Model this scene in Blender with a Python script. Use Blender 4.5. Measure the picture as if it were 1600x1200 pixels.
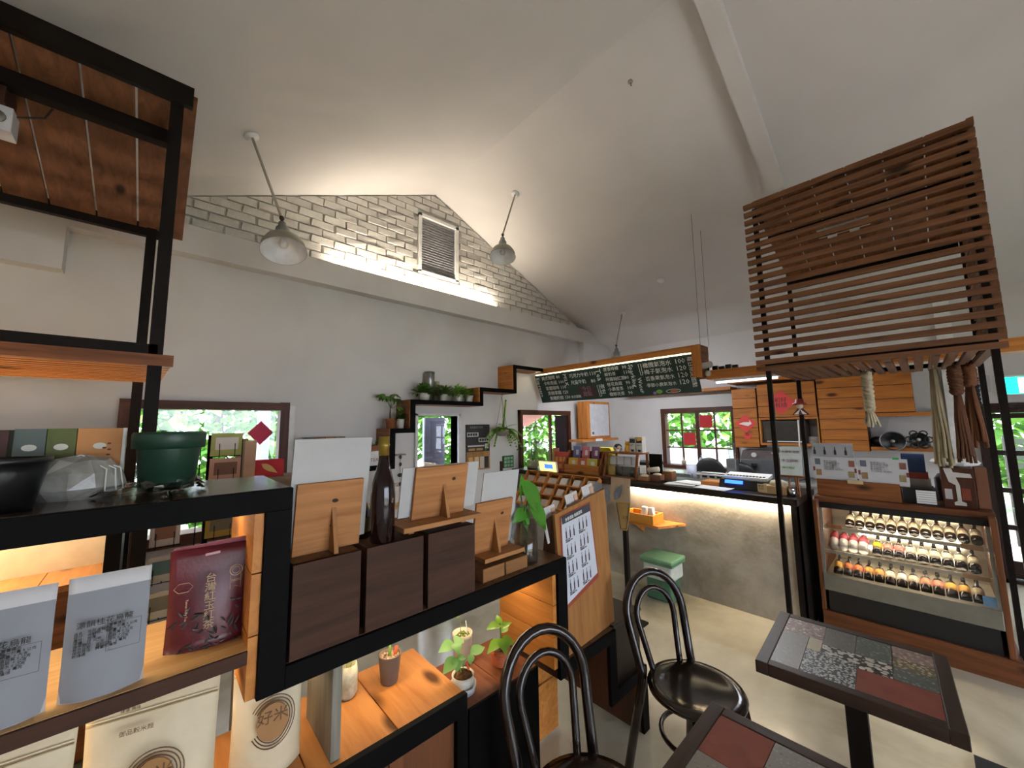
import bpy, math, random
from mathutils import Vector, Matrix
for _o in list(bpy.data.objects): bpy.data.objects.remove(_o)
SC = bpy.context.scene
COL = SC.collection
rnd = random.Random(7)
PI = math.pi

# ------------------------------------------------------------------ camera
cam = bpy.data.cameras.new('camera'); cam.sensor_width = 36.0; cam.lens = 13.32
cam.clip_start = 0.02; cam.clip_end = 200
camo = bpy.data.objects.new('camera', cam); COL.objects.link(camo)
RW = ((0.73222, 0.0624954, 0.678192), (-0.680911, 0.0883663, 0.727015), (-0.0144943, -0.994126, 0.107258))
m = Matrix.Identity(4)
for i in range(3):
    m[i][0] = RW[i][0]; m[i][1] = -RW[i][1]; m[i][2] = -RW[i][2]
m[0][3], m[1][3], m[2][3] = 0.0, 0.0, 1.65
camo.matrix_world = m
SC.camera = camo

# ------------------------------------------------------------------ world, sun, exposure
SC.view_settings.view_transform = 'Standard'; SC.view_settings.look = 'None'
SC.view_settings.gamma = 1.0; SC.view_settings.use_curve_mapping = False
SC.view_settings.exposure = 1.25
SC.cycles.use_denoising = True
SC.cycles.use_adaptive_sampling = True; SC.cycles.adaptive_threshold = 0.08; SC.cycles.adaptive_min_samples = 16; SC.cycles.max_bounces = 6; SC.cycles.diffuse_bounces = 3; SC.cycles.glossy_bounces = 3; SC.cycles.transmission_bounces = 4
SC.cycles.transparent_max_bounces = 12; SC.cycles.sample_clamp_indirect = 6.0
SC.cycles.caustics_reflective = False; SC.cycles.caustics_refractive = False
W = bpy.data.worlds.new('sky'); SC.world = W; W.use_nodes = True
_bg = W.node_tree.nodes['Background']
_bg.inputs['Color'].default_value = (0.77, 0.85, 1.0, 1); _bg.inputs['Strength'].default_value = 5.0
sun = bpy.data.lights.new('sun', 'SUN'); sun.energy = 5.0; sun.angle = 0.02; sun.color = (1, 0.95, 0.85)
suno = bpy.data.objects.new('sun', sun); COL.objects.link(suno)
suno.rotation_euler = (math.radians(24), math.radians(-10), 0)

def area(name, loc, rot, sx, sy, power, color=(1, 1, 1), portal=False, spread=PI):
    l = bpy.data.lights.new(name, 'AREA'); l.shape = 'RECTANGLE'; l.size = sx; l.size_y = sy
    l.energy = power; l.color = color; l.spread = spread
    if portal: l.cycles.is_portal = True
    o = bpy.data.objects.new(name, l); COL.objects.link(o)
    o.location = loc; o.rotation_euler = rot
    return o
R90 = PI / 2
WARM = (1.0, 0.80, 0.54)
WARM2 = (1.0, 0.85, 0.62)

# ------------------------------------------------------------------ materials
def hexc(h):
    h = h.lstrip('#'); r = []
    for i in (0, 2, 4):
        c = int(h[i:i + 2], 16) / 255
        r.append(c / 12.92 if c <= .04045 else ((c + .055) / 1.055) ** 2.4)
    return (r[0], r[1], r[2], 1)
_mc = {}
def newmat(name):
    mt = bpy.data.materials.new(name); mt.use_nodes = True
    nt = mt.node_tree; b = nt.nodes['Principled BSDF']
    return mt, nt, b
def nd(nt, t, **k):
    n = nt.nodes.new(t)
    for a, v in k.items():
        if a in n.inputs: n.inputs[a].default_value = v
        else: setattr(n, a, v)
    return n
def ramp(nt, fac, stops):
    r = nt.nodes.new('ShaderNodeValToRGB'); e = r.color_ramp.elements
    e[0].position, e[0].color = stops[0]; e[1].position, e[1].color = stops[-1]
    for p, c in stops[1:-1]:
        q = e.new(p); q.color = c
    nt.links.new(fac, r.inputs['Fac']); return r.outputs['Color']
def bump(nt, b, h, strength=.2, dist=.01):
    n = nt.nodes.new('ShaderNodeBump'); n.inputs['Strength'].default_value = strength; n.inputs['Distance'].default_value = dist
    nt.links.new(h, n.inputs['Height']); nt.links.new(n.outputs[0], b.inputs['Normal'])
def M(h, rough=.55, metal=0.0, var=.08, scale=14, spec=None, coat=0):
    """plain coloured surface with a little procedural mottling"""
    k = (h, rough, metal, var, scale, spec, coat)
    if k in _mc: return _mc[k]
    mt, nt, b = newmat('paint_' + h.strip('#'))
    c = hexc(h)
    tc = nd(nt, 'ShaderNodeTexCoord'); n = nd(nt, 'ShaderNodeTexNoise', Scale=scale, Detail=3.0)
    nt.links.new(tc.outputs['Object'], n.inputs['Vector'])
    lo = tuple(x * (1 - var) for x in c[:3]) + (1,); hi = tuple(min(1, x * (1 + var)) for x in c[:3]) + (1,)
    nt.links.new(ramp(nt, n.outputs['Fac'], [(.3, lo), (.7, hi)]), b.inputs['Base Color'])
    b.inputs['Roughness'].default_value = rough; b.inputs['Metallic'].default_value = metal
    if spec is not None: b.inputs['Specular IOR Level'].default_value = spec
    if coat: b.inputs['Coat Weight'].default_value = coat
    _mc[k] = mt; return mt
def emit(h, s):
    k = ('e', h, s)
    if k in _mc: return _mc[k]
    mt, nt, b = newmat('glow_' + h.strip('#'))
    b.inputs['Base Color'].default_value = hexc(h); b.inputs['Emission Color'].default_value = hexc(h); b.inputs['Emission Strength'].default_value = s
    _mc[k] = mt; return mt
def wood(light, dark, axis='X', rough=.5, knots=True, grain=1.0, coat=0):
    k = ('w', light, dark, axis, rough, knots, grain, coat)
    if k in _mc: return _mc[k]
    mt, nt, b = newmat('wood_%s_%s' % (light.strip('#'), axis.lower()))
    tc = nd(nt, 'ShaderNodeTexCoord'); oi = nd(nt, 'ShaderNodeObjectInfo')
    off = nd(nt, 'ShaderNodeVectorMath', operation='SCALE'); off.inputs['Scale'].default_value = 37.0
    cx = nd(nt, 'ShaderNodeCombineXYZ')
    for a in ('X', 'Y', 'Z'): nt.links.new(oi.outputs['Random'], cx.inputs[a])
    nt.links.new(cx.outputs[0], off.inputs[0])
    add = nd(nt, 'ShaderNodeVectorMath', operation='ADD')
    nt.links.new(tc.outputs['Object'], add.inputs[0]); nt.links.new(off.outputs[0], add.inputs[1])
    mp = nd(nt, 'ShaderNodeMapping')
    s = {'X': (1.2, 16, 16), 'Y': (16, 1.2, 16), 'Z': (16, 16, 1.2)}[axis]
    mp.inputs['Scale'].default_value = tuple(v * grain for v in s)
    nt.links.new(add.outputs[0], mp.inputs['Vector'])
    n1 = nd(nt, 'ShaderNodeTexNoise', Scale=1.6, Detail=4.0, Roughness=.62, Distortion=.8)
    nt.links.new(mp.outputs[0], n1.inputs['Vector'])
    L, D = hexc(light), hexc(dark)
    mid = tuple((a * .55 + c * .45) for a, c in zip(L, D))
    col = ramp(nt, n1.outputs['Fac'], [(.25, D), (.5, mid), (.72, L)])
    if knots:
        mp2 = nd(nt, 'ShaderNodeMapping')
        s2 = {'X': (3.0, 7, 7), 'Y': (7, 3.0, 7), 'Z': (7, 7, 3.0)}[axis]
        mp2.inputs['Scale'].default_value = s2
        nt.links.new(add.outputs[0], mp2.inputs['Vector'])
        v = nd(nt, 'ShaderNodeTexVoronoi', Scale=.9); nt.links.new(mp2.outputs[0], v.inputs['Vector'])
        kf = ramp(nt, v.outputs['Distance'], [(.08, (1, 1, 1, 1)), (.19, (0, 0, 0, 1))])
        mx = nd(nt, 'ShaderNodeMixRGB'); mx.inputs['Color2'].default_value = tuple(x * .28 for x in D[:3]) + (1,)
        nt.links.new(kf, mx.inputs['Fac']); nt.links.new(col, mx.inputs['Color1']); col = mx.outputs[0]
    nt.links.new(col, b.inputs['Base Color'])
    b.inputs['Roughness'].default_value = rough; b.inputs['Specular IOR Level'].default_value = .28
    if coat: b.inputs['Coat Weight'].default_value = coat; b.inputs['Coat Roughness'].default_value = .15
    bump(nt, b, n1.outputs['Fac'], .12, .004)
    _mc[k] = mt; return mt
def mottled(name, stops, scale=3, detail=8, rough=.5, bs=.1, bd=.005, rough2=None, spec=None, coord='Object', dist=.3):
    mt, nt, b = newmat(name)
    tc = nd(nt, 'ShaderNodeTexCoord'); n = nd(nt, 'ShaderNodeTexNoise', Scale=scale, Detail=float(detail), Roughness=.6, Distortion=dist)
    nt.links.new(tc.outputs[coord], n.inputs['Vector'])
    nt.links.new(ramp(nt, n.outputs['Fac'], [(p, hexc(c)) for p, c in stops]), b.inputs['Base Color'])
    b.inputs['Roughness'].default_value = rough
    if spec is not None: b.inputs['Specular IOR Level'].default_value = spec
    if rough2 is not None:
        mr = nd(nt, 'ShaderNodeMapRange'); mr.inputs['To Min'].default_value = rough; mr.inputs['To Max'].default_value = rough2
        nt.links.new(n.outputs['Fac'], mr.inputs['Value']); nt.links.new(mr.outputs[0], b.inputs['Roughness'])
    if not bs: return mt
    n2 = nd(nt, 'ShaderNodeTexNoise', Scale=scale * 14, Detail=2.0); nt.links.new(tc.outputs[coord], n2.inputs['Vector'])
    bump(nt, b, n2.outputs['Fac'], bs, bd)
    return mt
def terrazzo(name, base, chips, scale=60, thr=.32):
    mt, nt, b = newmat(name)
    tc = nd(nt, 'ShaderNodeTexCoord')
    v = nd(nt, 'ShaderNodeTexVoronoi', Scale=float(scale)); nt.links.new(tc.outputs['Object'], v.inputs['Vector'])
    n = nd(nt, 'ShaderNodeTexNoise', Scale=scale * .8, Detail=3.0); nt.links.new(tc.outputs['Object'], n.inputs['Vector'])
    sep = nd(nt, 'ShaderNodeSeparateColor'); nt.links.new(v.outputs['Color'], sep.inputs[0])
    st = [(i / max(1, len(chips) - 1), hexc(c)) for i, c in enumerate(chips)]
    cc = ramp(nt, sep.outputs[0], st if len(st) > 1 else st * 2)
    mask = ramp(nt, v.outputs['Distance'], [(thr, (1, 1, 1, 1)), (thr + .07, (0, 0, 0, 1))])
    mx = nd(nt, 'ShaderNodeMixRGB'); mx.inputs['Color1'].default_value = hexc(base)
    nt.links.new(mask, mx.inputs['Fac']); nt.links.new(cc, mx.inputs['Color2'])
    nt.links.new(mx.outputs[0], b.inputs['Base Color']); b.inputs['Roughness'].default_value = .35
    return mt
def glassmat(name, tint=(1, 1, 1), rough=0.0, refl=.08):
    mt, nt, b = newmat(name); nt.nodes.remove(b)
    t = nd(nt, 'ShaderNodeBsdfTransparent'); t.inputs[0].default_value = (*tint, 1)
    g = nd(nt, 'ShaderNodeBsdfGlossy'); g.inputs['Roughness'].default_value = rough
    lw = nd(nt, 'ShaderNodeLayerWeight'); lw.inputs['Blend'].default_value = .25
    mr = nd(nt, 'ShaderNodeMapRange'); mr.inputs['To Min'].default_value = refl * .4; mr.inputs['To Max'].default_value = refl * 5
    nt.links.new(lw.outputs['Fresnel'], mr.inputs['Value'])
    mx = nd(nt, 'ShaderNodeMixShader'); nt.links.new(mr.outputs[0], mx.inputs[0]); nt.links.new(t.outputs[0], mx.inputs[1]); nt.links.new(g.outputs[0], mx.inputs[2])
    nt.links.new(mx.outputs[0], nt.nodes['Material Output'].inputs[0]); return mt

PLASTER = mottled('plaster_wall', [(.3, '#cdc9c6'), (.7, '#d8d4d1')], 1.5, 2, .85, 0)
CEIL = mottled('plaster_ceiling', [(.3, '#d2cecb'), (.7, '#dad6d3')], 1.1, 2, .9, 0)
BRICK = mottled('painted_brick', [(.25, '#bdb8b0'), (.5, '#d2cdc5'), (.75, '#dedad3')], 9, 8, .7, .55, .012)
MORTAR = mottled('painted_mortar', [(.3, '#a5a099'), (.7, '#cfcac3')], 12, 8, .85, .5, .01)
FLOOR = mottled('polished_concrete_floor', [(.3, '#897f6a'), (.44, '#b3a992'), (.58, '#c6bda7'), (.75, '#d5cebc')], .9, 6, .12, 0, rough2=.26)
CONC = mottled('board_marked_concrete', [(.3, '#7e7462'), (.5, '#a3998a'), (.72, '#b9af9c')], 2.2, 6, .8, .25, .006)
STEEL = M('#0b0a0a', .6, 0, .15, 30, .06)
STEELM = M('#1a1411', .55, 0, .15, 30, .12)
PINE_X = wood('#d08a45', '#a45f25', 'X'); PINE_Y = wood('#d08a45', '#a45f25', 'Y'); PINE_Z = wood('#d08a45', '#a45f25', 'Z')
CED_X = wood('#9c5f34', '#5f3317', 'X'); CED_Y = wood('#9c5f34', '#5f3317', 'Y'); CED_Z = wood('#9c5f34', '#5f3317', 'Z')
BOARD_Z = wood('#be8450', '#935d34', 'X', .6)
DARKW_X = wood('#4c2f20', '#301c12', 'X', .7, False); DARKW_Y = wood('#5a3826', '#3a2216', 'Y', .55, False); DARKW_Z = wood('#5a3826', '#3a2216', 'Z', .55, False)
BLACKW_Y = wood('#2c211b', '#18110d', 'Y', .35, False)
GLASS = glassmat('window_glass'); VASEG = glassmat('clear_glass', (.985, .99, .985), 0, .1)
WHITE = M('#e4e2de', .5); WHITEG = M('#d9d8d6', .35)
PAPER = M('#e9e7e3', .8, var=.03); PAPERG = M('#b9b7b4', .8, var=.04)
RED = M('#c8202a', .6); INK = M('#2a2625', .7); BLACKP = M('#151516', .4)

# ------------------------------------------------------------------ mesh helpers
def basis(zdir, xhint=None):
    z = Vector(zdir).normalized(); h = Vector(xhint) if xhint else (Vector((1, 0, 0)) if abs(z.x) < .9 else Vector((0, 1, 0)))
    x = (h - z * h.dot(z)).normalized(); y = z.cross(x)
    return Matrix((x, y, z)).transposed()
def rot(ax, deg): return Matrix.Rotation(math.radians(deg), 3, ax)
class MB:
    def __init__(s): s.v = []; s.f = []
    def add(s, vs, fs):
        o = len(s.v); s.v += [Vector(p) for p in vs]; s.f += [tuple(i + o for i in f) for f in fs]; return s
    def box(s, x0, x1, y0, y1, z0, z1):
        return s.add([(x0, y0, z0), (x1, y0, z0), (x1, y1, z0), (x0, y1, z0), (x0, y0, z1), (x1, y0, z1), (x1, y1, z1), (x0, y1, z1)],
                     [(0, 3, 2, 1), (4, 5, 6, 7), (0, 1, 5, 4), (1, 2, 6, 5), (2, 3, 7, 6), (3, 0, 4, 7)])
    def obox(s, c, d, R=None):
        c = Vector(c); o = len(s.v); s.box(-d[0] / 2, d[0] / 2, -d[1] / 2, d[1] / 2, -d[2] / 2, d[2] / 2)
        for i in range(o, o + 8): s.v[i] = c + ((R @ s.v[i]) if R else s.v[i])
        return s
    def cyl(s, a, b, r, r2=None, n=12):
        a, b = Vector(a), Vector(b); r2 = r if r2 is None else r2; B = basis(b - a); vs = []
        for p, q in ((a, r), (b, r2)):
            for i in range(n):
                t = 2 * PI * i / n; vs.append(p + B @ Vector((q * math.cos(t), q * math.sin(t), 0)))
        fs = [(i, (i + 1) % n, n + (i + 1) % n, n + i) for i in range(n)] + [tuple(range(n - 1, -1, -1)), tuple(range(n, 2 * n))]
        return s.add(vs, fs)
    def lathe(s, prof, n=20, o=(0, 0, 0), R=None, sy=1.0, cap=True):
        o = Vector(o); vs = []; fs = []
        for r, z in prof:
            for i in range(n):
                t = 2 * PI * i / n; p = Vector((max(r, 1e-5) * math.cos(t), sy * max(r, 1e-5) * math.sin(t), z)); vs.append(o + (R @ p if R else p))
        for k in range(len(prof) - 1):
            for i in range(n): fs.append((k * n + i, k * n + (i + 1) % n, (k + 1) * n + (i + 1) % n, (k + 1) * n + i))
        if cap and prof[0][0] > 1e-4: fs.append(tuple(range(n - 1, -1, -1)))
        if cap and prof[-1][0] > 1e-4: fs.append(tuple((len(prof) - 1) * n + i for i in range(n)))
        return s.add(vs, fs)
    def tube(s, pts, r, n=8, closed=False, flat=1.0):
        pts = [Vector(p) for p in pts]; m_ = len(pts); vs = []; fs = []; prev = None
        for i, p in enumerate(pts):
            if closed: t = pts[(i + 1) % m_] - pts[i - 1]
            else: t = pts[min(i + 1, m_ - 1)] - pts[max(i - 1, 0)]
            t.normalize()
            if prev is None: B = basis(t)
            else:
                x = prev - t * prev.dot(t)
                B = basis(t, x) if x.length > 1e-6 else basis(t)
            prev = B.col[0].copy(); q = r[i] if isinstance(r, (list, tuple)) else r
            for j in range(n):
                a = 2 * PI * j / n; vs.append(p + B @ Vector((q * math.cos(a), flat * q * math.sin(a), 0)))
        for i in range(m_ if closed else m_ - 1):
            k = (i + 1) % m_
            for j in range(n): fs.append((i * n + j, i * n + (j + 1) % n, k * n + (j + 1) % n, k * n + j))
        if not closed: fs += [tuple(range(n - 1, -1, -1)), tuple((m_ - 1) * n + j for j in range(n))]
        return s.add(vs, fs)
    def prism(s, pts, e):
        e = Vector(e); pts = [Vector(p) for p in pts]; n = len(pts)
        return s.add(pts + [p + e for p in pts], [tuple(range(n - 1, -1, -1)), tuple(range(n, 2 * n))] + [(i, (i + 1) % n, n + (i + 1) % n, n + i) for i in range(n)])
    def ball(s, c, r, n=12, k=8):
        r = r if isinstance(r, tuple) else (r, r, r)
        pr = [(math.sin(PI * i / k), -math.cos(PI * i / k)) for i in range(k + 1)]; o = len(s.v)
        s.lathe(pr, n)
        for i in range(o, len(s.v)):
            v = s.v[i]; s.v[i] = Vector((c[0] + v.x * r[0], c[1] + v.y * r[1], c[2] + v.z * r[2]))
        return s
    def leaf(s, p, d, up, L, Wd, bend=.3, fold=.25, k=6, tip=1.0):
        p = Vector(p); d = Vector(d).normalized(); up = Vector(up); sd = d.cross(up).normalized(); n = sd.cross(d).normalized(); vs = []; fs = []
        for i in range(k + 1):
            t = i / k; w = Wd * .5 * (math.sin(PI * min(1, t ** .75)) ** tip) if 0 < i < k else Wd * .02
            c = p + d * (L * t * (1 - .25 * bend * t)) - n * (bend * L * t * t * .6)
            vs += [c + sd * w + n * (fold * w), c, c - sd * w + n * (fold * w)]
        for i in range(k):
            a = 3 * i; fs += [(a, a + 1, a + 4, a + 3), (a + 1, a + 2, a + 5, a + 4)]
        return s.add(vs, fs)
    def xf(s, Mx):
        s.v = [Mx @ v for v in s.v]; return s
    def mesh(s, name, mat, smooth=False, o=None):
        me = bpy.data.meshes.new(name)
        vs = [tuple(v - o) for v in s.v] if o is not None else [tuple(v) for v in s.v]
        me.from_pydata(vs, [], s.f); me.materials.append(mat)
        if smooth: me.polygons.foreach_set('use_smooth', [True] * len(me.polygons))
        me.update(); return me
ORG = {}
def link(name, me, parent=None, bev=0, auto=False):
    o = bpy.data.objects.new(name, me); COL.objects.link(o)
    if parent is not None: o.parent = parent
    if bev:
        b = o.modifiers.new('bevel', 'BEVEL'); b.width = bev; b.segments = 2; b.limit_method = 'ANGLE'
    return o
def build(name, mb, mat, parent=None, smooth=False, bev=0):
    """world-coordinate geometry -> object; under a parent the parent's origin is taken off; a lone thing gets its origin at its base"""
    if parent is not None: org = ORG.get(parent.name, Vector((0, 0, 0)))
    else:
        xs = [v.x for v in mb.v]; ys = [v.y for v in mb.v]; zs = [v.z for v in mb.v]
        org = Vector(((min(xs) + max(xs)) / 2, (min(ys) + max(ys)) / 2, min(zs)))
    o = link(name, mb.mesh(name, mat, smooth, org), parent, bev)
    if parent is None: o.location = org
    ORG[o.name] = org
    return o
def tag(o, label=None, cat=None, group=None, kind=None):
    if label: o['label'] = label
    if cat: o['category'] = cat
    if group: o['group'] = group
    if kind: o['kind'] = kind
    return o
def thing(name, label, cat, loc=(0, 0, 0), group=None, rz=None):
    o = bpy.data.objects.new(name, None); COL.objects.link(o); o.empty_display_size = .05
    o.location = loc; tag(o, label, cat, group)
    if rz is not None: o.rotation_euler = (0, 0, rz); ORG[o.name] = Vector((0, 0, 0))   # parts are given in local coordinates
    else: ORG[o.name] = Vector(loc)
    return o
def struct(name, mb, mat, label=None, smooth=False, bev=0, cat=None):
    o = build(name, mb, mat, None, smooth, bev); o['kind'] = 'structure'
    if label: o['label'] = label
    return o
def text(name, body, size, org, xd, yd, mat, parent, ext=.0004, align='LEFT', space=1.0, aspect=1.0):
    cu = bpy.data.curves.new(name, 'FONT'); cu.body = body; cu.size = size; cu.extrude = ext; cu.resolution_u = 1
    cu.align_x = align; cu.space_line = space
    t = bpy.data.objects.new('tmp', cu); COL.objects.link(t)
    me = bpy.data.meshes.new_from_object(t); bpy.data.objects.remove(t); bpy.data.curves.remove(cu)
    x = Vector(xd).normalized(); y = Vector(yd); y = (y - x * y.dot(x)).normalized(); z = x.cross(y)
    Rm = Matrix((x * aspect, y, z)).transposed().to_4x4(); Rm.translation = Vector(org) - ORG.get(parent.name, Vector((0, 0, 0)))
    me.transform(Rm); me.materials.clear(); me.materials.append(mat); me.name = name
    return link(name, me, parent)
def copy_thing(root, loc, rz=None, label=None):
    def cp(o, par):
        c = o.copy(); COL.objects.link(c)
        if par is not None: c.parent = par
        for ch in o.children: cp(ch, c)
        return c
    r = cp(root, None); r.location = loc
    if rz is not None: r.rotation_euler = (0, 0, rz)
    if label: r['label'] = label
    return r
def B(*a): return MB().box(*a)
# ================================================================== the room
D, L = 4.12, 6.4                      # gable wall plane, kitchen wall plane
RX, RZ, SL = 2.502, 4.689, 0.429      # ridge and pitch
def roof(x): return RZ - SL * abs(x - RX)
XL, YB = -1.4, -3.8
struct('floor', B(XL - .15, L + .15, YB - .15, D + .15, -.1, 0), FLOOR, 'polished beige concrete floor with cloudy stains')
# gable wall: boxes round the openings + the triangle
g = MB()
for a in ((XL - .15, -.17, 0, 3.36), (.86, 2.27, 0, 3.36), (2.86, 4.0, 0, 3.36), (5.12, L + .15, 0, 2.9),
          (-.17, .86, 0, .82), (-.17, .86, 1.83, 3.36), (2.27, 2.86, 1.775, 3.36), (4.0, 5.12, 0, .93), (4.0, 5.12, 1.81, 3.36), (5.12, 5.6, 2.9, 3.36)):
    g.box(a[0], a[1], D, D + .15, a[2], a[3])
wall_gable = struct('wall_gable', g, PLASTER, 'off-white plastered gable wall with brick above the ledge')
g = MB().prism([(XL, D + .012, 2.9), (L, D + .012, 2.9), (L, D + .012, roof(L)), (RX, D + .012, RZ), (XL, D + .012, roof(XL))], (0, .14, 0))
wg2 = build('mortar_bed', g, MORTAR, wall_gable)
# bricks, each its own piece, cut to the roof line
def clip(poly, fn):
    out = []
    for i in range(len(poly)):
        a, b = poly[i], poly[(i + 1) % len(poly)]; fa, fb = fn(a), fn(b)
        if fa >= 0: out.append(a)
        if (fa >= 0) != (fb >= 0):
            t = fa / (fa - fb); out.append((a[0] + (b[0] - a[0]) * t, a[1] + (b[1] - a[1]) * t))
    return out
BW, BH, JT = .225, .077, .008
fullm = []
for q in range(4):
    mbk = MB().box(-BW / 2, BW / 2, -.014, .012, -BH / 2, BH / 2)
    r_ = random.Random(q)
    for v in mbk.v:
        if v.y < 0: v.x += r_.uniform(-.007, .007) - math.copysign(.005, v.x); v.z += r_.uniform(-.005, .005) - math.copysign(.004, v.z); v.y += r_.uniform(-.006, .006)
    fullm.append(mbk.mesh('brick', BRICK))
g0 = ORG[wall_gable.name]; rest = MB(); nb = 0
zc = 3.30 + BH / 2; row = 0
while zc - BH / 2 < RZ:
    x = -1.3 + (BW + JT) / 2 * (row % 2)
    while x < 6.3:
        pl = [(x - BW / 2, zc - BH / 2), (x + BW / 2, zc - BH / 2), (x + BW / 2, zc + BH / 2), (x - BW / 2, zc + BH / 2)]
        full = len(pl)
        for fn in (lambda p: RZ - .012 - SL * (p[0] - RX) - p[1], lambda p: RZ - .012 + SL * (p[0] - RX) - p[1]): pl = clip(pl, fn) if pl else pl
        ins = x + BW / 2 > 2.24 and x - BW / 2 < 2.88 and zc + BH / 2 > 3.56 and zc - BH / 2 < 4.36
        if ins and pl:
            if x < 2.24: pl = clip(pl, lambda p: 2.245 - p[0])
            elif x > 2.88: pl = clip(pl, lambda p: p[0] - 2.875)
            else: pl = []
        if len(pl) >= 3:
            A = abs(sum(pl[i][0] * pl[(i + 1) % len(pl)][1] - pl[(i + 1) % len(pl)][0] * pl[i][1] for i in range(len(pl)))) / 2
            dy = rnd.uniform(-.006, .006)
            whole = A > BW * BH * .995
            if A > .0012:
                if x < -.12 or x > 5.2:
                    rest.prism([(p[0], D - .012 + dy, p[1]) for p in pl], (0, .03, 0))
                elif whole:
                    o = bpy.data.objects.new('brick', rnd.choice(fullm)); COL.objects.link(o); o.parent = wall_gable
                    o.location = Vector((x + rnd.uniform(-.004, .004), D + dy, zc + rnd.uniform(-.003, .003))) - g0; o.rotation_euler = (rnd.uniform(-.03, .03), rnd.uniform(-.012, .012), rnd.uniform(-.02, .02)); nb += 1
                else:
                    c = [sum(p[i] for p in pl) / len(pl) for i in (0, 1)]
                    pl2 = [(c[0] + (p[0] - c[0]) * .97, c[1] + (p[1] - c[1]) * .94) for p in pl]
                    build('brick', MB().prism([(p[0], D - .012 + dy, p[1]) for p in pl2], (0, .03, 0)), BRICK, wall_gable); nb += 1
        x += BW + JT
    zc += BH + JT; row += 1
build('brickwork_edge', rest, BRICK, wall_gable)['kind'] = 'stuff'
# louvred vent in the brick gable
vent = build('window_4', MB().box(2.26, 2.30, D - .03, D + .06, 3.57, 4.35).box(2.81, 2.86, D - .03, D + .06, 3.57, 4.35).box(2.26, 2.86, D - .03, D + .06, 4.31, 4.35).box(2.26, 2.86, D - .03, D + .06, 3.565, 3.60), WHITE, None, bev=.003)
tag(vent, 'small white framed louvred vent high in the brick gable', kind='structure')
vm = MB().box(-.255, .255, -.003, .003, -.019, .019).mesh('louvre_slat', M('#77777f', .5))
for i in range(21):
    o = bpy.data.objects.new('louvre_slat', vm); COL.objects.link(o); o.parent = vent
    o.location = Vector((2.555, D + .012, 3.62 + i * .0335)) - ORG[vent.name]; o.rotation_euler = (math.radians(-38), 0, 0)
build('dark_backing', B(2.30, 2.81, D + .03, D + .035, 3.60, 4.31), M('#3d3e48', .8), vent)
# plaster ledge beam with the warm strip light on top, pilaster in the corner
struct('trim_1', MB().box(-.56, L, 4.0, D, 3.10, 3.345).box(XL, -.56, 4.0, D, 2.78, 3.345), PLASTER, 'white plaster ledge beam under the brick gable')
struct('trim_2', B(5.50, L, 4.0, D, 0, 3.10), PLASTER, 'white plaster pilaster in the kitchen corner')
led = build('light_strip', B(1.22, 3.46, 4.012, 4.030, 3.345, 3.353), emit('#ffe3b8', 6), None)
tag(led, 'warm light strip lying on the ledge below the brick gable', 'light strip')
area('ledge_strip_light', (2.34, 4.022, 3.362), (math.radians(175), 0, 0), 2.24, .02, 9, (1.0, .88, .72))
# kitchen wall with window and entrance openings
g = MB()
for a in ((YB - .15, -2.15, 0, 3.1), (-.42, 1.93, 0, 3.1), (3.05, D, 0, 3.1), (-2.15, -.42, 1.775, 3.1), (1.93, 3.05, 0, .92), (1.93, 3.05, 1.84, 3.1)):
    g.box(L, L + .15, a[0], a[1], a[2], a[3])
struct('wall_kitchen', g, PLASTER, 'white plastered kitchen wall with window and entrance')
struct('trim_3', B(L - .09, L, -.32, -.2, 0, 3.0), WHITE, 'white boxed pipe riser beside the entrance')
struct('wall_left', B(XL - .15, XL, YB - .15, D, 0, 3.1), PLASTER, 'plain plaster wall at the left')
g = MB()
for a in ((XL, -.6, 0, 2.9), (3.6, L, 0, 2.9), (-.6, 3.6, 0, .1), (-.6, 3.6, 2.2, 2.9)): g.box(a[0], a[1], YB - .15, YB, a[2], a[3])
g.prism([(XL, YB - .15, 2.9), (L, YB - .15, 2.9), (L, YB - .15, roof(L)), (RX, YB - .15, RZ), (XL, YB - .15, roof(XL))], (0, .15, 0))
struct('wall_rear', g, PLASTER, 'rear wall with an opening for the added fill glazing')
T = .12
c = MB().prism([(RX, YB - .15, RZ), (L + .15, YB - .15, roof(L + .15)), (L + .15, YB - .15, roof(L + .15) + T), (RX, YB - .15, RZ + T)], (0, D + .3 - YB, 0))
c.prism([(RX, YB - .15, RZ), (RX, YB - .15, RZ + T), (XL - .15, YB - .15, roof(XL - .15) + T), (XL - .15, YB - .15, roof(XL - .15))], (0, D + .3 - YB, 0))
struct('ceiling', c, CEIL, 'tall pitched off-white plaster ceiling')
b_ = MB().prism([(RX, .69, RZ - .10), (L, .69, roof(L) - .10), (L, .69, roof(L) + .02), (RX, .69, RZ + .02)], (0, .13, 0))
b_.prism([(RX, .69, RZ - .10), (RX, .69, RZ + .02), (XL, .69, roof(XL) + .02), (XL, .69, roof(XL) - .10)], (0, .13, 0))
struct('trim_4', b_, CEIL, 'white plastered rafter beam crossing the ceiling')
for i, (x, y) in enumerate(((2.79, 1.445), (3.2, 1.9))):
    pass
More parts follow.
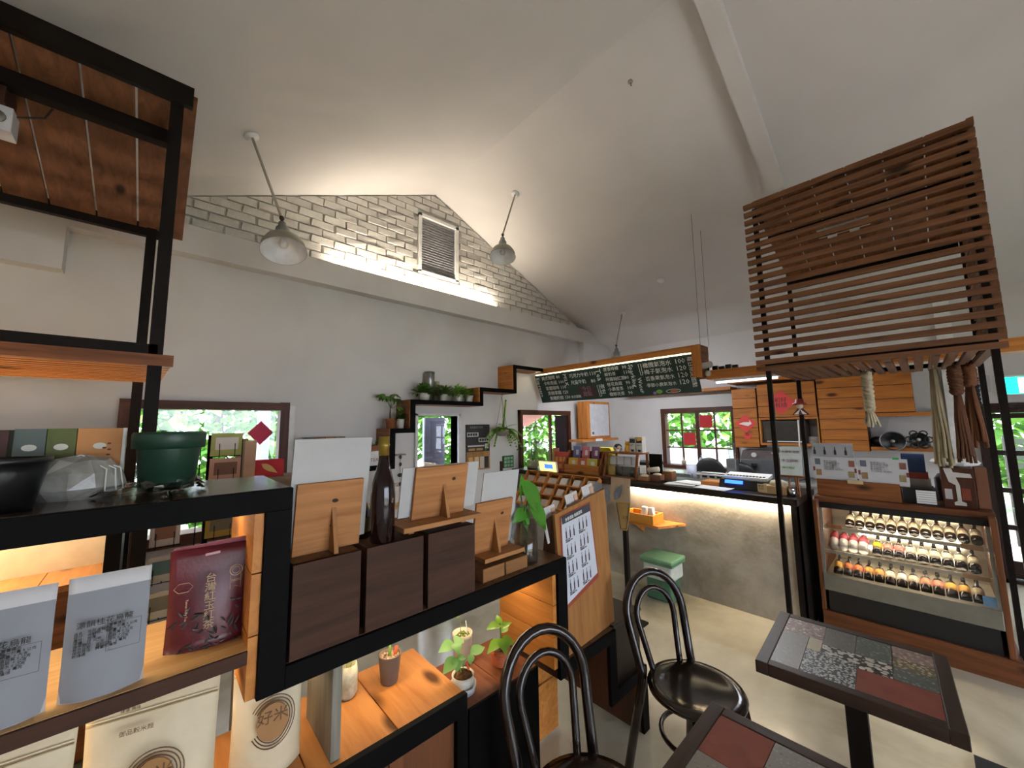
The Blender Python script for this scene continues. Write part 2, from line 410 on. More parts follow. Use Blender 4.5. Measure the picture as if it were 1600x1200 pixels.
# ------------------------------------------------------------------ windows and doors
FR = wood('#5d3726', '#3b2015', 'Z', .5, False); FRX = wood('#5d3726', '#3b2015', 'X', .5, False); FRY = wood('#5d3726', '#3b2015', 'Y', .5, False)
w = struct('window_1', MB().box(-.22, -.145, 4.07, 4.2, .76, 1.89).box(.835, .91, 4.07, 4.2, .76, 1.89), FR, 'wide brown framed window in the gable wall behind the postcards')
build('head_rail', B(-.22, .91, 4.065, 4.2, 1.815, 1.885), FRX, w); build('sill', B(-.25, .94, 4.04, 4.22, .74, .83), FRX, w)
build('white_casing', MB().box(.91, .96, 4.095, 4.13, .74, 1.86), WHITE, w)
build('pane', B(-.145, .835, 4.16, 4.165, .83, 1.815), GLASS, w)
w = struct('door_1', MB().box(2.24, 2.27, 4.08, 4.27, 0, 1.80).box(2.86, 2.89, 4.08, 4.27, 0, 1.80).box(2.24, 2.89, 4.08, 4.27, 1.775, 1.805), WHITEG, 'white framed glazed garden door in the gable wall')
build('dark_leaf', MB().box(2.577, 2.88, 4.45, 4.48, 0.0, 1.76), M('#4a4a5c', .6), w)
build('leaf_edge', MB().box(2.56, 2.577, 4.445, 4.485, .0, 1.76), M('#8f93a6', .5), w)
build('pane', B(2.27, 2.86, 4.235, 4.24, .02, 1.775), GLASS, w)
w = struct('window_3', MB().box(3.95, 4.0, 4.06, 4.22, .88, 1.87).box(5.08, 5.14, 4.06, 4.22, .88, 1.87), FR, 'brown framed window in the kitchen corner with a dark curtain')
build('head_rail', B(3.95, 5.14, 4.055, 4.22, 1.80, 1.87), FRX, w); build('sill', B(3.93, 5.16, 4.04, 4.22, .87, .94), FRX, w)
build('stile', B(4.70, 4.74, 4.14, 4.18, .94, 1.80), FR, w)
build('pane', B(4.0, 4.70, 4.165, 4.17, .94, 1.80), GLASS, w)
cm = MB()
pts = [(4.80 + .28 * i / 24, 4.115 + .018 * math.sin(i * 1.6)) for i in range(25)]
for i in range(24):
    a, b2 = pts[i], pts[i + 1]; cm.add([(a[0], a[1], .95), (b2[0], b2[1], .95), (b2[0], b2[1], 1.79), (a[0], a[1], 1.79)], [(0, 1, 2, 3)])
tag(build('curtain', cm, M('#33262a', .9), None, True), 'dark brown curtain drawn aside in the corner window', 'curtain')
# kitchen window: two sashes of 2 x 3 panes
w = struct('window_2', MB().box(6.36, 6.5, 1.90, 1.965, .87, 1.88).box(6.36, 6.5, 2.995, 3.06, .87, 1.88), FR, 'brown kitchen window of twelve panes')
build('head_rail', B(6.355, 6.5, 1.90, 3.06, 1.80, 1.885), FRY, w); build('sill', B(6.30, 6.5, 1.86, 3.10, .87, .955), FRY, w)
mt_ = B(-.018, .018, -.011, .011, -.425, .425).mesh('muntin', FR); rl_ = B(-.018, .018, -.515, .515, -.011, .011).mesh('glazing_bar', FRY)
ow = ORG[w.name]
for y, sx in ((2.22, 1), (2.48, 2.6), (2.735, 1)):
    o = link('muntin', mt_, w); o.location = Vector((6.43, y, 1.378)) - ow; o.scale = (1, sx, 1)
for z in (1.235, 1.52):
    o = link('glazing_bar', rl_, w); o.location = Vector((6.43, 2.48, z)) - ow
pm = B(-.002, .002, -.12, .12, -.135, .135).mesh('pane', GLASS)
for i in range(4):
    for j in range(3):
        o = link('pane', pm, w); o.location = Vector((6.44, (2.09, 2.35, 2.61, 2.865)[i], (1.095, 1.378, 1.66)[j])) - ow
cm = MB(); pts = [(1.97 + 1.02 * i / 60, 6.478 + .008 * math.sin(i * 1.3)) for i in range(61)]
for i in range(60):
    a, b2 = pts[i], pts[i + 1]; cm.add([(a[1], a[0], .96), (b2[1], b2[0], .96), (b2[1], b2[0], 1.225), (a[1], a[0], 1.225)], [(0, 1, 2, 3)])
LACE, nt, b = newmat('lace'); b.inputs['Base Color'].default_value = (.85, .87, .9, 1); b.inputs['Roughness'].default_value = .9; b.inputs['Transmission Weight'].default_value = .0
tr = nd(nt, 'ShaderNodeBsdfTranslucent'); tr.inputs[0].default_value = (.9, .92, .95, 1); mx = nd(nt, 'ShaderNodeMixShader'); mx.inputs[0].default_value = .65
nt.links.new(b.outputs[0], mx.inputs[1]); nt.links.new(tr.outputs[0], mx.inputs[2]); nt.links.new(mx.outputs[0], nt.nodes['Material Output'].inputs[0])
tag(build('cafe_curtain', cm, LACE, None, True), 'short white sheer curtain across the bottom of the kitchen window', 'curtain')
for y, z, lab in ((2.35, 1.66, 'square red paper on an upper pane of the kitchen window'), (2.62, 1.378, 'square red paper on a middle pane of the kitchen window')):
    tag(build('red_paper', B(6.425, 6.429, y - .095, y + .095, z - .10, z + .10), M('#c9343a', .8), None), lab, 'paper decoration')
# entrance: two sliding leaves with small panes
DK = wood('#3a2620', '#20130f', 'Z', .45, False); DKY = wood('#3a2620', '#20130f', 'Y', .45, False)
w = struct('door_2', MB().box(6.36, 6.52, -.48, -.40, 0, 1.80).box(6.36, 6.52, -2.17, -2.09, 0, 1.80), DK, 'dark wooden glazed sliding doors at the entrance')
build('head_rail', B(6.35, 6.53, -2.19, -.38, 1.70, 1.80), DKY, w); build('threshold', B(6.36, 6.53, -2.15, -.42, 0, .035), DKY, w)
ow = ORG[w.name]
sm = B(-.02, .02, -.03, .03, -.83, .83).mesh('stile', DK); hm = B(-.02, .02, -.42, .42, -.025, .025).mesh('rail', DKY); pm = B(-.002, .002, -.19, .19, -.17, .17).mesh('pane', GLASS)
for lf, yc in enumerate((-.88, -1.68)):
    for y in (-.40, 0, .40):
        o = link('stile', sm, w); o.location = Vector((6.43 + .04 * lf, yc + y, .86)) - ow; o.scale = (1, .55 if y == 0 else 1, 1)
    for z in (.07, .185, .54, .91, 1.29, 1.67):
        o = link('rail', hm, w); o.location = Vector((6.43 + .04 * lf, yc, z)) - ow
    for y in (-.2, .2):
        for z in (.36, .725, 1.10, 1.48):
            o = link('pane', pm, w); o.location = Vector((6.43 + .04 * lf, yc + y, z)) - ow
    build('bottom_board', B(6.42 + .04 * lf, 6.44 + .04 * lf, yc - .4, yc + .4, .07, .185), DKY, w)
# unseen wide glazing added behind the viewer as frontal daylight fill
w = struct('fill_window', MB().box(-.6, -.52, YB - .1, YB, .1, 2.2).box(3.52, 3.6, YB - .1, YB, .1, 2.2).box(.76, .84, YB - .1, YB, .1, 2.2).box(2.16, 2.24, YB - .1, YB, .1, 2.2).box(-.6, 3.6, YB - .1, YB, 2.12, 2.2).box(-.6, 3.6, YB - .1, YB, .1, .18), FR, 'unseen wooden framed glazing added behind the viewer for daylight fill')
for a, b2 in ((-.52, .76), (.84, 2.16), (2.24, 3.52)): build('pane', B(a, b2, YB - .06, YB - .055, .18, 2.12), GLASS, w)
# ------------------------------------------------------------------ outdoors
PAVE = mottled('pale_bounce_paving', [(.3, '#a9a49c'), (.7, '#c4bfb6')], 2, 6, .9, .3, .01)
struct('bounce_paving', MB().box(L + .15, L + 2.6, -14, D + 2.6, -.16, -.10).box(-12, L + .15, D + .15, D + 2.6, -.16, -.10).box(-12, L + .15, -8, YB - .15, -.16, -.10), PAVE, 'pale paving strip added around the building to neutralise bounce light')  # paving added so daylight bounced indoors loses the lawn's green
GRASS = mottled('lawn', [(.3, '#687553'), (.5, '#8a9476'), (.75, '#a6aa97')], 2.5, 8, .9, .4, .02)
struct('ground_outside', MB().box(L + .15, 24, -14, 16, -.25, -.12).box(-12, L + .15, D + .15, 16, -.25, -.12).box(-12, L + .15, -16, YB - .15, -.25, -.12), GRASS, 'lawn outside the windows')
def leafmat(a, b_, rough=.6):
    k = ('lf', a, b_)
    if k in _mc: return _mc[k]
    mt, nt, b = newmat('leaf_' + a.strip('#'))
    oi = nd(nt, 'ShaderNodeNewGeometry'); col = ramp(nt, oi.outputs['Random Per Island'], [(0, hexc(a)), (1, hexc(b_))])
    nt.links.new(col, b.inputs['Base Color']); b.inputs['Roughness'].default_value = rough
    tr = nd(nt, 'ShaderNodeBsdfTranslucent'); nt.links.new(col, tr.inputs[0]); mx = nd(nt, 'ShaderNodeMixShader'); mx.inputs[0].default_value = .35
    nt.links.new(b.outputs[0], mx.inputs[1]); nt.links.new(tr.outputs[0], mx.inputs[2]); nt.links.new(mx.outputs[0], nt.nodes['Material Output'].inputs[0])
    _mc[k] = mt; return mt
OUTL = leafmat('#2f6a24', '#8fc455')
BARK = mottled('bark', [(.3, '#3b2b22'), (.7, '#6b5444')], 8, 6, .9, .5, .02)
def tree(name, label, x, y, h, r, seed, n=3200):
    t = thing(name, label, 'tree', (x, y, -.12), 'garden trees outside')
    R_ = random.Random(seed); mb = MB()
    build('trunk', MB().tube([(x, y, -.12), (x + .05, y, h * .35), (x - .05, y + .05, h * .7)], [.12, .09, .05], 8), BARK, t, True)
    for _ in range(n):
        a, u = R_.uniform(0, 2 * PI), R_.uniform(-1, 1); q = r * R_.uniform(.45, 1) ** .5
        p = Vector((x + q * math.sqrt(1 - u * u) * math.cos(a), y + q * math.sqrt(1 - u * u) * math.sin(a), h * .52 + u * h * .5))
        dd = Vector((R_.uniform(-1, 1), R_.uniform(-1, 1), R_.uniform(-1, .6)))
        s = R_.uniform(.16, .32); sd = dd.cross(Vector((0, 0, 1))); sd = (sd if sd.length > .01 else Vector((1, 0, 0))).normalized() * s * .35
        dd = dd.normalized() * s; mb.add([p, p + dd * .5 + sd, p + dd, p + dd * .5 - sd], [(0, 1, 2, 3)])
    o = build('crown', mb, OUTL, t); o['kind'] = 'stuff'
for i, (x, y, h, r, lab) in enumerate(((10.0, 3.9, 3.4, 1.35, 'green tree outside the kitchen window, left half'), (11.2, 1.1, 3.2, 1.35, 'green tree outside the kitchen window, right half'),
        (12.4, -1.7, 3.6, 1.3, 'green tree seen through the entrance doors'), (13.0, -4.5, 3.4, 1.35, 'farther green tree beyond the entrance doors'), (-1.9, 8.3, 3.6, 1.1, 'leftmost green tree outside the wide gable window'),
        (.8, 8.8, 3.8, 1.1, 'middle green tree outside the wide gable window'), (3.2, 9.4, 3.4, 1.1, 'green tree outside the wide gable window, near its right edge'), (5.7, 8.0, 3.2, 1.2, 'green tree outside the garden door'),
        (8.4, 8.0, 3.2, 1.3, 'green tree outside the corner window'))):
    tree('garden_tree', lab, x, y, h, r, i + 3)
for x, lab in ((.98, 'haze-tinted blue-grey veranda post outside the wide gable window'), (-.35, 'haze-tinted veranda post at the left edge outside the gable window')):
    tag(build('veranda_post', MB().box(x - .06, x + .06, 5.6, 5.72, -.12, 2.5), M('#7f8aa0', .8), None), lab, 'post')  # blue outdoor haze is put into the wood colour of posts and beam
tag(build('veranda_beam', B(-1.6, 2.4, 5.6, 5.72, 2.5, 2.62), M('#7f8aa0', .8), None), 'haze-tinted beam resting on the veranda posts outside', 'beam')
tag(build('awning', MB().prism([(4.15, 4.272, 1.92), (4.15, 4.85, 1.66), (4.15, 4.85, 1.62), (4.15, 4.272, 1.88)], (.75, 0, 0)), M('#c98a80', .8), None), 'faded pink awning outside the corner window', 'awning')
bn = thing('garden_bench', 'green slatted bench on the lawn beyond the entrance', 'bench', (8.6, -1.2, -.12))
for k in range(4): build('slat', B(8.75, 8.78, -1.7, -.75, .95 + k * .11, 1.03 + k * .11), M('#33402f', .7), bn)
for k in range(3): build('seat_slat', B(8.3 + k * .14, 8.42 + k * .14, -1.7, -.75, .38, .42), M('#33402f', .7), bn)
for y in (-1.68, -.8): build('leg', MB().box(8.32, 8.38, y, y + .05, -.12, .38).box(8.70, 8.75, y, y + .05, -.12, 1.4), M('#3a3634', .7), bn)
# ================================================================== stepped divider shelf in front of the viewer
Y0, Y1 = 1.15, 1.52
LACQ = wood('#4a372c', '#33241c', 'Y', .22, False, coat=.4)
PLK = wood('#c98a4d', '#a5662f', 'Y', .3, True, coat=.2); PLKX = wood('#d9b078', '#b98a50', 'X', .45, False)
LIN = wood('#cf8a42', '#a9652a', 'Y', .45)
dv = thing('divider_shelf', 'black steel edged stepped divider shelf running across the foreground', 'shelf', (.5, 1.33, 0))
zz = [(-.95, .275, 1.438, 1.493), (.215, .275, .995, 1.438), (.275, 1.395, .995, 1.05), (1.335, 1.395, .555, .995), (1.395, 1.77, .555, .61), (1.71, 1.77, .27, .555), (1.77, 2.06, .27, .325), (2.0, 2.06, 0, .27)]
for i, (a, b, c, d) in enumerate(zz):
    build('steel_band', B(a, b, Y0, Y0 + .02, c, d), STEEL, dv, bev=.0015)
    if i in (0, 2, 4, 6): build('board', B(a, b, Y0 + .02, Y1, c, d - .004), DARKW_X, dv)
    else: build('upright', B(a, b, Y0 + .02, Y1, c, d), DARKW_Z, dv)
for a, b in ((-.95, -.62), (-.615, -.30), (-.295, .03), (.035, .27)):
    build('top_plank', B(a, b, Y0 + .012, Y1, 1.487, 1.494), LACQ, dv, bev=.001)
for a, b in ((.28, .60), (.604, .98), (.984, 1.39)):
    build('top_plank', B(a, b, Y0 + .012, Y1, 1.044, 1.051), wood('#6e4c33', '#4e3321', 'Y', .4), dv, bev=.001)
for a, b in ((1.40, 1.58), (1.585, 1.765)): build('top_plank', B(a, b, Y0 + .012, Y1, .604, .611), LACQ, dv)
for k in range(3):                                   # pine lining boards of the uprights
    z = .998 + k * .147
    build('lining_board', B(.193, .2145, Y0 + .012, Y1, z, z + .144), LIN, dv, bev=.001)
    z = .60 + k * .131
    build('lining_board', B(1.312, 1.3345, Y0 + .015, Y1, z, z + .128), LIN, dv, bev=.001)
for k in range(2):
    z = .02 + k * .27; build('lining_board', B(1.42, 1.70, Y1 - .03, Y1 - .01, z, z + .26), LIN, dv, bev=.001)
build('inner_shelf', B(-.95, .193, Y0 + .012, Y1 - .02, 1.088, 1.117), PLKX, dv)
build('shelf_edge', B(-.95, .193, Y0 + .004, Y0 + .012, 1.086, 1.116), DARKW_X, dv)
for x in (-.9, .235, 1.355): build('leg', B(x, x + .035, Y1 - .05, Y1 - .015, 0, 1.0 if x < 1 else .56), STEEL, dv)
build('rear_rail', B(-.9, .2, Y1 - .05, Y1 - .02, .995, 1.03), STEEL, dv)
build('end_box', MB().box(1.79, 2.05, Y0 + .03, Y1, .325, .60).box(1.78, 2.06, Y0 + .02, Y1, .60, .615), BLACKW_Y, dv, bev=.002)
# warm strips under the tiers
def strip(label, x0, x1, y, z, pw, w_=.012, col=WARM, y2=None):
    o = build('light_strip', B(x0, x1, y - w_ / 2, y + w_ / 2, z - .006, z), emit('#ffdcae', 4), None); tag(o, label, 'light strip')
    area('strip_lamp', ((x0 + x1) / 2, y, z - .009), (0, 0, 0), x1 - x0, w_, pw, col)
strip('warm light strip under the top tier of the divider, above the grey pouches', -.85, .17, 1.36, 1.437, 1.15)
strip('warm light strip under the inner shelf of the divider, above the cream pouches', -.85, .16, 1.34, 1.087, 1.1)
strip('warm light strip under the middle tier, above the potted plants', .32, 1.28, 1.36, .994, 1.25)
# low plant platforms under the divider
p1 = thing('low_platform', 'low platform of orange pine planks with a black steel front edge', 'platform', (.1, 1.35, 0))
for k in range(6):
    a = -.62 + k * .2435; build('plank', B(a, a + .2405, Y0 + .022, 1.53, .70, .73), PLK, p1, bev=.0015)
build('steel_edge', B(-.62, .842, Y0, Y0 + .022, .665, .732), STEEL, p1, bev=.002)
build('corner_post', B(.80, .842, Y0, Y0 + .022, 0, .665), STEEL, p1)
for k in range(6):
    a = -.60 + k * .234; build('front_board', B(a, a + .229, Y0 + .02, Y0 + .035, .03, .665), wood('#7a4a2b', '#55301a', 'Z', .6, False), p1)
build('carcass', MB().box(-.62, .83, Y0 + .04, 1.52, .02, .70), DARKW_X, p1)
p2 = thing('dark_platform', 'lower reddish wooden platform beside the pine one, black front', 'platform', (1.02, 1.35, 0))
for k in range(2): build('plank', B(.85 + k * .175, 1.022 + k * .175, Y0 + .012, 1.44, .645, .67), wood('#8d5535', '#693a22', 'Y', .35), p2, bev=.0015)
build('steel_front', B(.85, 1.197, Y0, Y0 + .012, 0, .672), STEEL, p2, bev=.002)
build('carcass', B(.86, 1.19, Y0 + .015, 1.43, .01, .645), DARKW_X, p2)
tag(build('partition_board', MB().box(.405, .432, 1.19, 1.42, .73, .985), wood('#8d8778', '#6f6a5e', 'Z', .6, False), None, bev=.002), 'grey edged upright board standing on the pine platform', 'board')
# ------------------------------------------------------------------ pouches
def pouch(mb, w_, h, d, seal=.12, n=12, k=10):
    vs = []; fs = []
    for j in range(k + 1):
        t = j / k; dd = d * (1.0 if t < .08 else max(.02, (1 - (t / (1 - seal)) ** 2.2)) if t < 1 - seal else .03); ww = w_ / 2 * (1 - .03 * math.sin(PI * t))
        for s_ in (-1, 1):
            for i in range(n + 1):
                u = -1 + 2 * i / n; vs.append((u * ww, s_ * max(.0012, dd * (1 - abs(u) ** 2.4)), h * t))
    m_ = 2 * (n + 1)
    for j in range(k):
        for s_ in (0, 1):
            for i in range(n):
                a = j * m_ + s_ * (n + 1) + i; q = (a, a + 1, a + m_ + 1, a + m_); fs.append(q if s_ == 0 else q[::-1])
        a = j * m_; fs.append((a, a + m_, a + m_ + n + 1, a + n + 1)); fs.append((a + n, a + 2 * n + 1, a + m_ + 2 * n + 1, a + m_ + n))
    fs.append(tuple(range(0, n + 1)) + tuple(range(2 * n + 1, n, -1))); t0 = k * m_
    fs.append(tuple(t0 + i for i in range(n, -1, -1)) + tuple(t0 + n + 1 + i for i in range(n + 1)))
    return mb.add(vs, fs)
GREYF = M('#8d8e93', .75, var=.04); 
def grey_pouch(x, y, z, rz, label, w_=.122, h=.235):
    t = thing('tea_pouch', label, 'pouch', (x, y, z), 'grey tea pouches', rz=rz)
    lean = Matrix.Rotation(math.radians(7), 4, 'X')
    build('bag', pouch(MB(), w_, h, .022).xf(Matrix.Rotation(0, 4, 'X')), M('#c9c6c6', .6, var=.04), t, True)
    f = MB(); n = 8
    for j in range(7):
        for i in range(n + 1):
            u = -1 + 2 * i / n; tt = j / 6 * .86; dd = .022 * max(.03, 1 - (tt / .88) ** 2.2)
            f.v.append(Vector((u * w_ / 2 * .99, -dd * (1 - abs(u) ** 2.4) - .0012, .002 + h * tt)))
    for j in range(6):
        for i in range(n): a = j * (n + 1) + i; f.f.append((a, a + 1, a + n + 2, a + n + 1))
    gl = build('grey_label', f, GREYF, t, True)
    yy = -.0252
    text('lettering', '濃韻桂花烏龍', .0135, (-.042, yy, .142), (1, 0, 0), (0, 0, 1), INK, gl)
    text('lettering', '品名：桂花烏龍茶\n成分：烏龍茶、桂花\n產地：台灣\n淨重：50 公克\n保存期限：二年\n有效日期：見封口\n保存方法：請置於陰涼\n乾燥處', .0062, (-.044, yy, .130), (1, 0, 0), (0, 0, 1), INK, gl, space=.95)
    text('lettering', '營養標示\n每一份量 3 公克\n熱量  0 大卡\n蛋白質 0 公克\n脂肪  0 公克\n碳水 0 公克\n鈉   0 毫克', .006, (.004, yy, .134), (1, 0, 0), (0, 0, 1), INK, gl, space=.95)
    o = MB()
    for a in ((.002, .052, .139, .1395), (.002, .052, .086, .0865), (.002, .0025, .086, .139), (.0515, .052, .086, .139)): o.box(a[0], a[1], yy - .0003, yy, a[2], a[3])
    build('table_rule', o, INK, gl)
    return t
grey_pouch(-.05, 1.20, 1.117, math.radians(-3), 'grey printed tea pouch between the leftmost pouch and the maroon pouch')
grey_pouch(-.185, 1.20, 1.117, math.radians(-4), 'leftmost grey printed tea pouch, cut by the photo edge')
# maroon pouch
t = thing('maroon_pouch', 'maroon tea pouch with vertical gold characters on the lit shelf', 'pouch', (.125, 1.27, 1.117), rz=math.radians(-6))
build('bag', pouch(MB(), .165, .235, .028, .2), mottled('maroon_foil', [(.2, '#3b1119'), (.55, '#5d1824'), (.85, '#7d2433')], 9, 4, .38, .1, .004), t, True)
build('back_flap', MB().prism([(-.082, .004, .19), (.078, .004, .195), (.074, .004, .247), (-.078, .004, .240)], (0, .0015, 0)), M('#8a2036', .45), t)
GOLD = M('#b99a78', .4, .2)
for k, ch in enumerate('台灣紅玉紅茶'): text('lettering', ch, .0235, (.0, -.032 + .001 * k, .158 - k * .0222), (1, 0, 0), (0, -.05, 1), GOLD, t, align='CENTER')
text('lettering', 'Taiwan Ruby Tea', .007, (-.046, -.031, .125), (0, 0, -1), (1, 0, 0), GOLD, t)
o = MB().tube([(-.052 + .018 * math.cos(a * PI / 3), -.0265, .152 + .012 * math.sin(a * PI / 3)) for a in range(6)], .0006, 5, True)
build('hexagon_mark', o, GOLD, t); o = MB(); o.tube([(.05 + .013 * math.cos(a * PI / 8), -.027, .172 + .013 * math.sin(a * PI / 8)) for a in range(16)], .0012, 5, True)
o.tube([(.05 + .008 * math.cos(a * PI / 8), -.027, .172 + .008 * math.sin(a * PI / 8)) for a in range(16)], .0008, 5, True)
o.tube([(.039, -.028, .161), (.039, -.028, .128), (.05, -.028, .134), (.061, -.028, .128), (.061, -.028, .161)], .0009, 5)
build('emblem', o, GOLD, t); text('lettering', 'TASTE', .007, (.05, -.0295, .146), (1, 0, 0), (0, 0, 1), GOLD, t, align='CENTER')
build('handle_slot', MB().prism([(-.015 + .03 * i, -.0025, z) for i, z in ((0, .213), (1, .215), (1, .221), (0, .219))], (0, -.001, 0)), M('#c99aa0', .5), t)
lv = MB()
for k in range(46):
    a = rnd.uniform(-.062, .058); zz_ = .004 + rnd.random() ** 1.6 * (.075 + .35 * abs(a)); yb = -.0285 * (1 - abs(a / .083) ** 2.4) - .0012
    lv.leaf((a, yb, zz_), (rnd.uniform(-1, 1), 0, rnd.uniform(-.6, .8)), (0, -1, 0), rnd.uniform(.012, .026), .006, .2)
build('leaf_print', lv, M('#241a17', .5), t)
# cream pouches on the platform
CREAM = mottled('kraft_cream', [(.3, '#cdbb97'), (.7, '#e2d3b4')], 5, 4, .6, .15, .004)
def cream_pouch(x, y, z, w_, h, rz, label):
    t = thing('cream_pouch', label, 'pouch', (x, y, z), 'cream pouches under the divider', rz=rz)
    build('bag', pouch(MB(), w_, h, .045, .22, 14, 12), CREAM, t, True)
    BR = M('#6b4a2a', .6); o = MB()
    for r_ in (.052, .046, .040):
        o.tube([(.01 + r_ * math.cos(a), -.0455 + .012 * abs(math.cos(a)) ** 2 * (r_ / .05), h * .45 + r_ * 1.25 * math.sin(a)) for a in [i * PI / 18 - 2.6 for i in range(31)]], .0013, 5)
    build('ring_print', o, BR, t)
    build('window_disc', MB().prism([(.01 + .036 * math.cos(i * PI / 12), -.0462, h * .45 + .046 * math.sin(i * PI / 12)) for i in range(24)], (0, .004, 0)), M('#a7794a', .5), t)
    text('lettering', '好米', .036, (.01, -.0475, h * .45 + .002), (1, 0, 0), (0, 0, 1), BR, t, align='CENTER')
    build('zip_line', MB().tube([(-w_ * .485, -.0065, h * .835), (0, -.009, h * .835), (w_ * .485, -.0065, h * .835)], .0018, 5), M('#b9a67f', .5), t); build('zip_line', MB().tube([(-w_ * .485, -.0065, h * .855), (0, -.009, h * .855), (w_ * .485, -.0065, h * .855)], .0012, 5), M('#efe4c8', .4), t)
    text('lettering', '御品穀米麵', .0115, (-.055, -.030, h * .76), (1, 0, 0), (0, .1, 1), BR, t)
    text('lettering', '無添加 天然\n健康 美味', .008, (-.06, -.010, h * .90), (1, 0, 0), (0, .1, 1), BR, t)
    return t
cream_pouch(.04, 1.27, .73, .235, .335, math.radians(-12), 'large cream pouch with brown ring print, below the grey pouches')
cream_pouch(.272, 1.30, .73, .165, .31, math.radians(-8), 'cream pouch with brown ring print beside the grey partition board')
cream_pouch(-.20, 1.28, .73, .24, .33, math.radians(-8), 'leftmost cream pouch, cut by the photo corner')
# ------------------------------------------------------------------ things on the top tier
t = thing('plant_pot', 'dark green plastic plant pot with a thick rim, wrapped in clear film', 'plant pot', (.027, 1.33, 1.502))
GP = M('#1d3b2c', .45)
build('body', MB().lathe([(.054, 1.502), (.062, 1.60), (.064, 1.605), (.060, 1.602), (.052, 1.512), (0, 1.510)], 28, (.027, 1.33, 0)), GP, t, True)
build('rim', MB().lathe([(.064, 1.603), (.072, 1.604), (.073, 1.638), (.070, 1.645), (.064, 1.645), (.062, 1.606)], 28, (.027, 1.33, 0)), GP, t, True)
FILM = glassmat('clear_film', (.94, .95, .94), .12, .3)
f = MB(); R_ = random.Random(4); n = 30
for j in range(5):
    for i in range(n):
        a = 2 * PI * i / n; r_ = (.060 + .015 * (4 - j) / 4) * (1 + .16 * R_.uniform(-1, 1) * (1 if j < 4 else .2)) + (.05 if 2.2 < a < 3.9 and j < 3 else 0)
        f.v.append(Vector((.027 + r_ * math.cos(a), 1.33 + r_ * .9 * math.sin(a), 1.4955 + j * .007 + R_.uniform(0, .006))))
for j in range(4):
    for i in range(n): f.f.append((j * n + i, j * n + (i + 1) % n, (j + 1) * n + (i + 1) % n, (j + 1) * n + i))
build('film_wrap', f, FILM, t)
t = thing('black_pot', 'black tapered plastic pot at the left edge of the top tier', 'plant pot', (-.225, 1.26, 1.494))
build('body', MB().lathe([(.047, 1.494), (.062, 1.57), (.064, 1.588), (.069, 1.588), (.069, 1.598), (.060, 1.598), (.045, 1.51), (0, 1.505)], 24, (-.225, 1.26, 0)), BLACKP, t, True)
t = thing('bagged_loaf', 'pale faceted bundle wrapped in crinkled clear plastic on the top tier', 'wrapped bundle', (-.13, 1.36, 1.494))
f = MB(); R_ = random.Random(9)
prof = [(0, .06), (.05, .08), (.08, .085), (.1, .06), (.105, .02)]
n = 11
for j, (zz_, q) in enumerate(((0, .75), (.025, 1.0), (.06, .92), (.088, .6), (.098, .12))):
    for i in range(n):
        a = 2 * PI * i / n; f.v.append(Vector((-.128 + .078 * q * math.cos(a) * R_.uniform(.9, 1.08), 1.36 + .055 * q * math.sin(a) * R_.uniform(.9, 1.08), 1.494 + zz_ * R_.uniform(.95, 1.05))))
for j in range(4):
    for i in range(n): f.f.append((j * n + i, j * n + (i + 1) % n, (j + 1) * n + (i + 1) % n, (j + 1) * n + i))
f.f.append(tuple(range(n - 1, -1, -1))); f.f.append(tuple(4 * n + i for i in range(n)))
build('bundle', f, mottled('wrapped_grey', [(.3, '#77736c'), (.6, '#9d9a90'), (.8, '#b9b6a5')], 12, 3, .25, .1, .01), t)
f2 = MB()
for j in range(6): a = R_.uniform(0, 6); f2.tube([(-.128 + .08 * math.cos(a), 1.36 + .056 * math.sin(a), 1.51), (-.128 + .07 * math.cos(a + .1), 1.36 + .05 * math.sin(a + .1), 1.56), (-.128, 1.36, 1.594)], .0016, 5)
build('plastic_creases', f2, M('#d8d8d2', .2), t)
for x0, x1, z1, col, lab, mk in ((-.36, -.252, 1.655, '#4b2a20', 'brown boxed goods at the left edge of the top tier', 0), (-.245, -.196, 1.657, '#5e675f', 'grey-green gift box at the back of the top tier', 1), (-.195, -.147, 1.657, '#5b6128', 'olive green gift box at the back of the top tier', 2), (-.146, -.066, 1.657, '#c8874a', 'orange gift box with small food drawings at the back of the top tier', 3)):
    t = thing('gift_box', lab, 'box', ((x0 + x1) / 2, 1.47, 1.494), 'gift boxes on the top tier')
    build('carton', B(x0, x1, 1.45, 1.50, 1.494, z1), M(col, .6), t, bev=.001)
    build('printed_motif', MB().prism([((x0 + x1) / 2 + .012 * math.cos(i * PI / 6), 1.4495, z1 - .045 + .008 * math.sin(i * PI / 6)) for i in range(12)], (0, -.0006, 0)), M('#d9d4c6', .7), t)
    if mk == 3:
        o = MB()
        for i in range(14): a, z = x0 + .008 + rnd.random() * .062, z1 - .012 - rnd.random() * .12; o.prism([(a + .004 * math.cos(q * PI / 4), 1.4494, z + .0025 * math.sin(q * PI / 4)) for q in range(8)], (0, -.0006, 0))
        build('food_drawings', o, M('#6b3a22', .7), t); build('white_edge', B(x1, x1 + .006, 1.45, 1.50, 1.494, z1), PAPER, t)
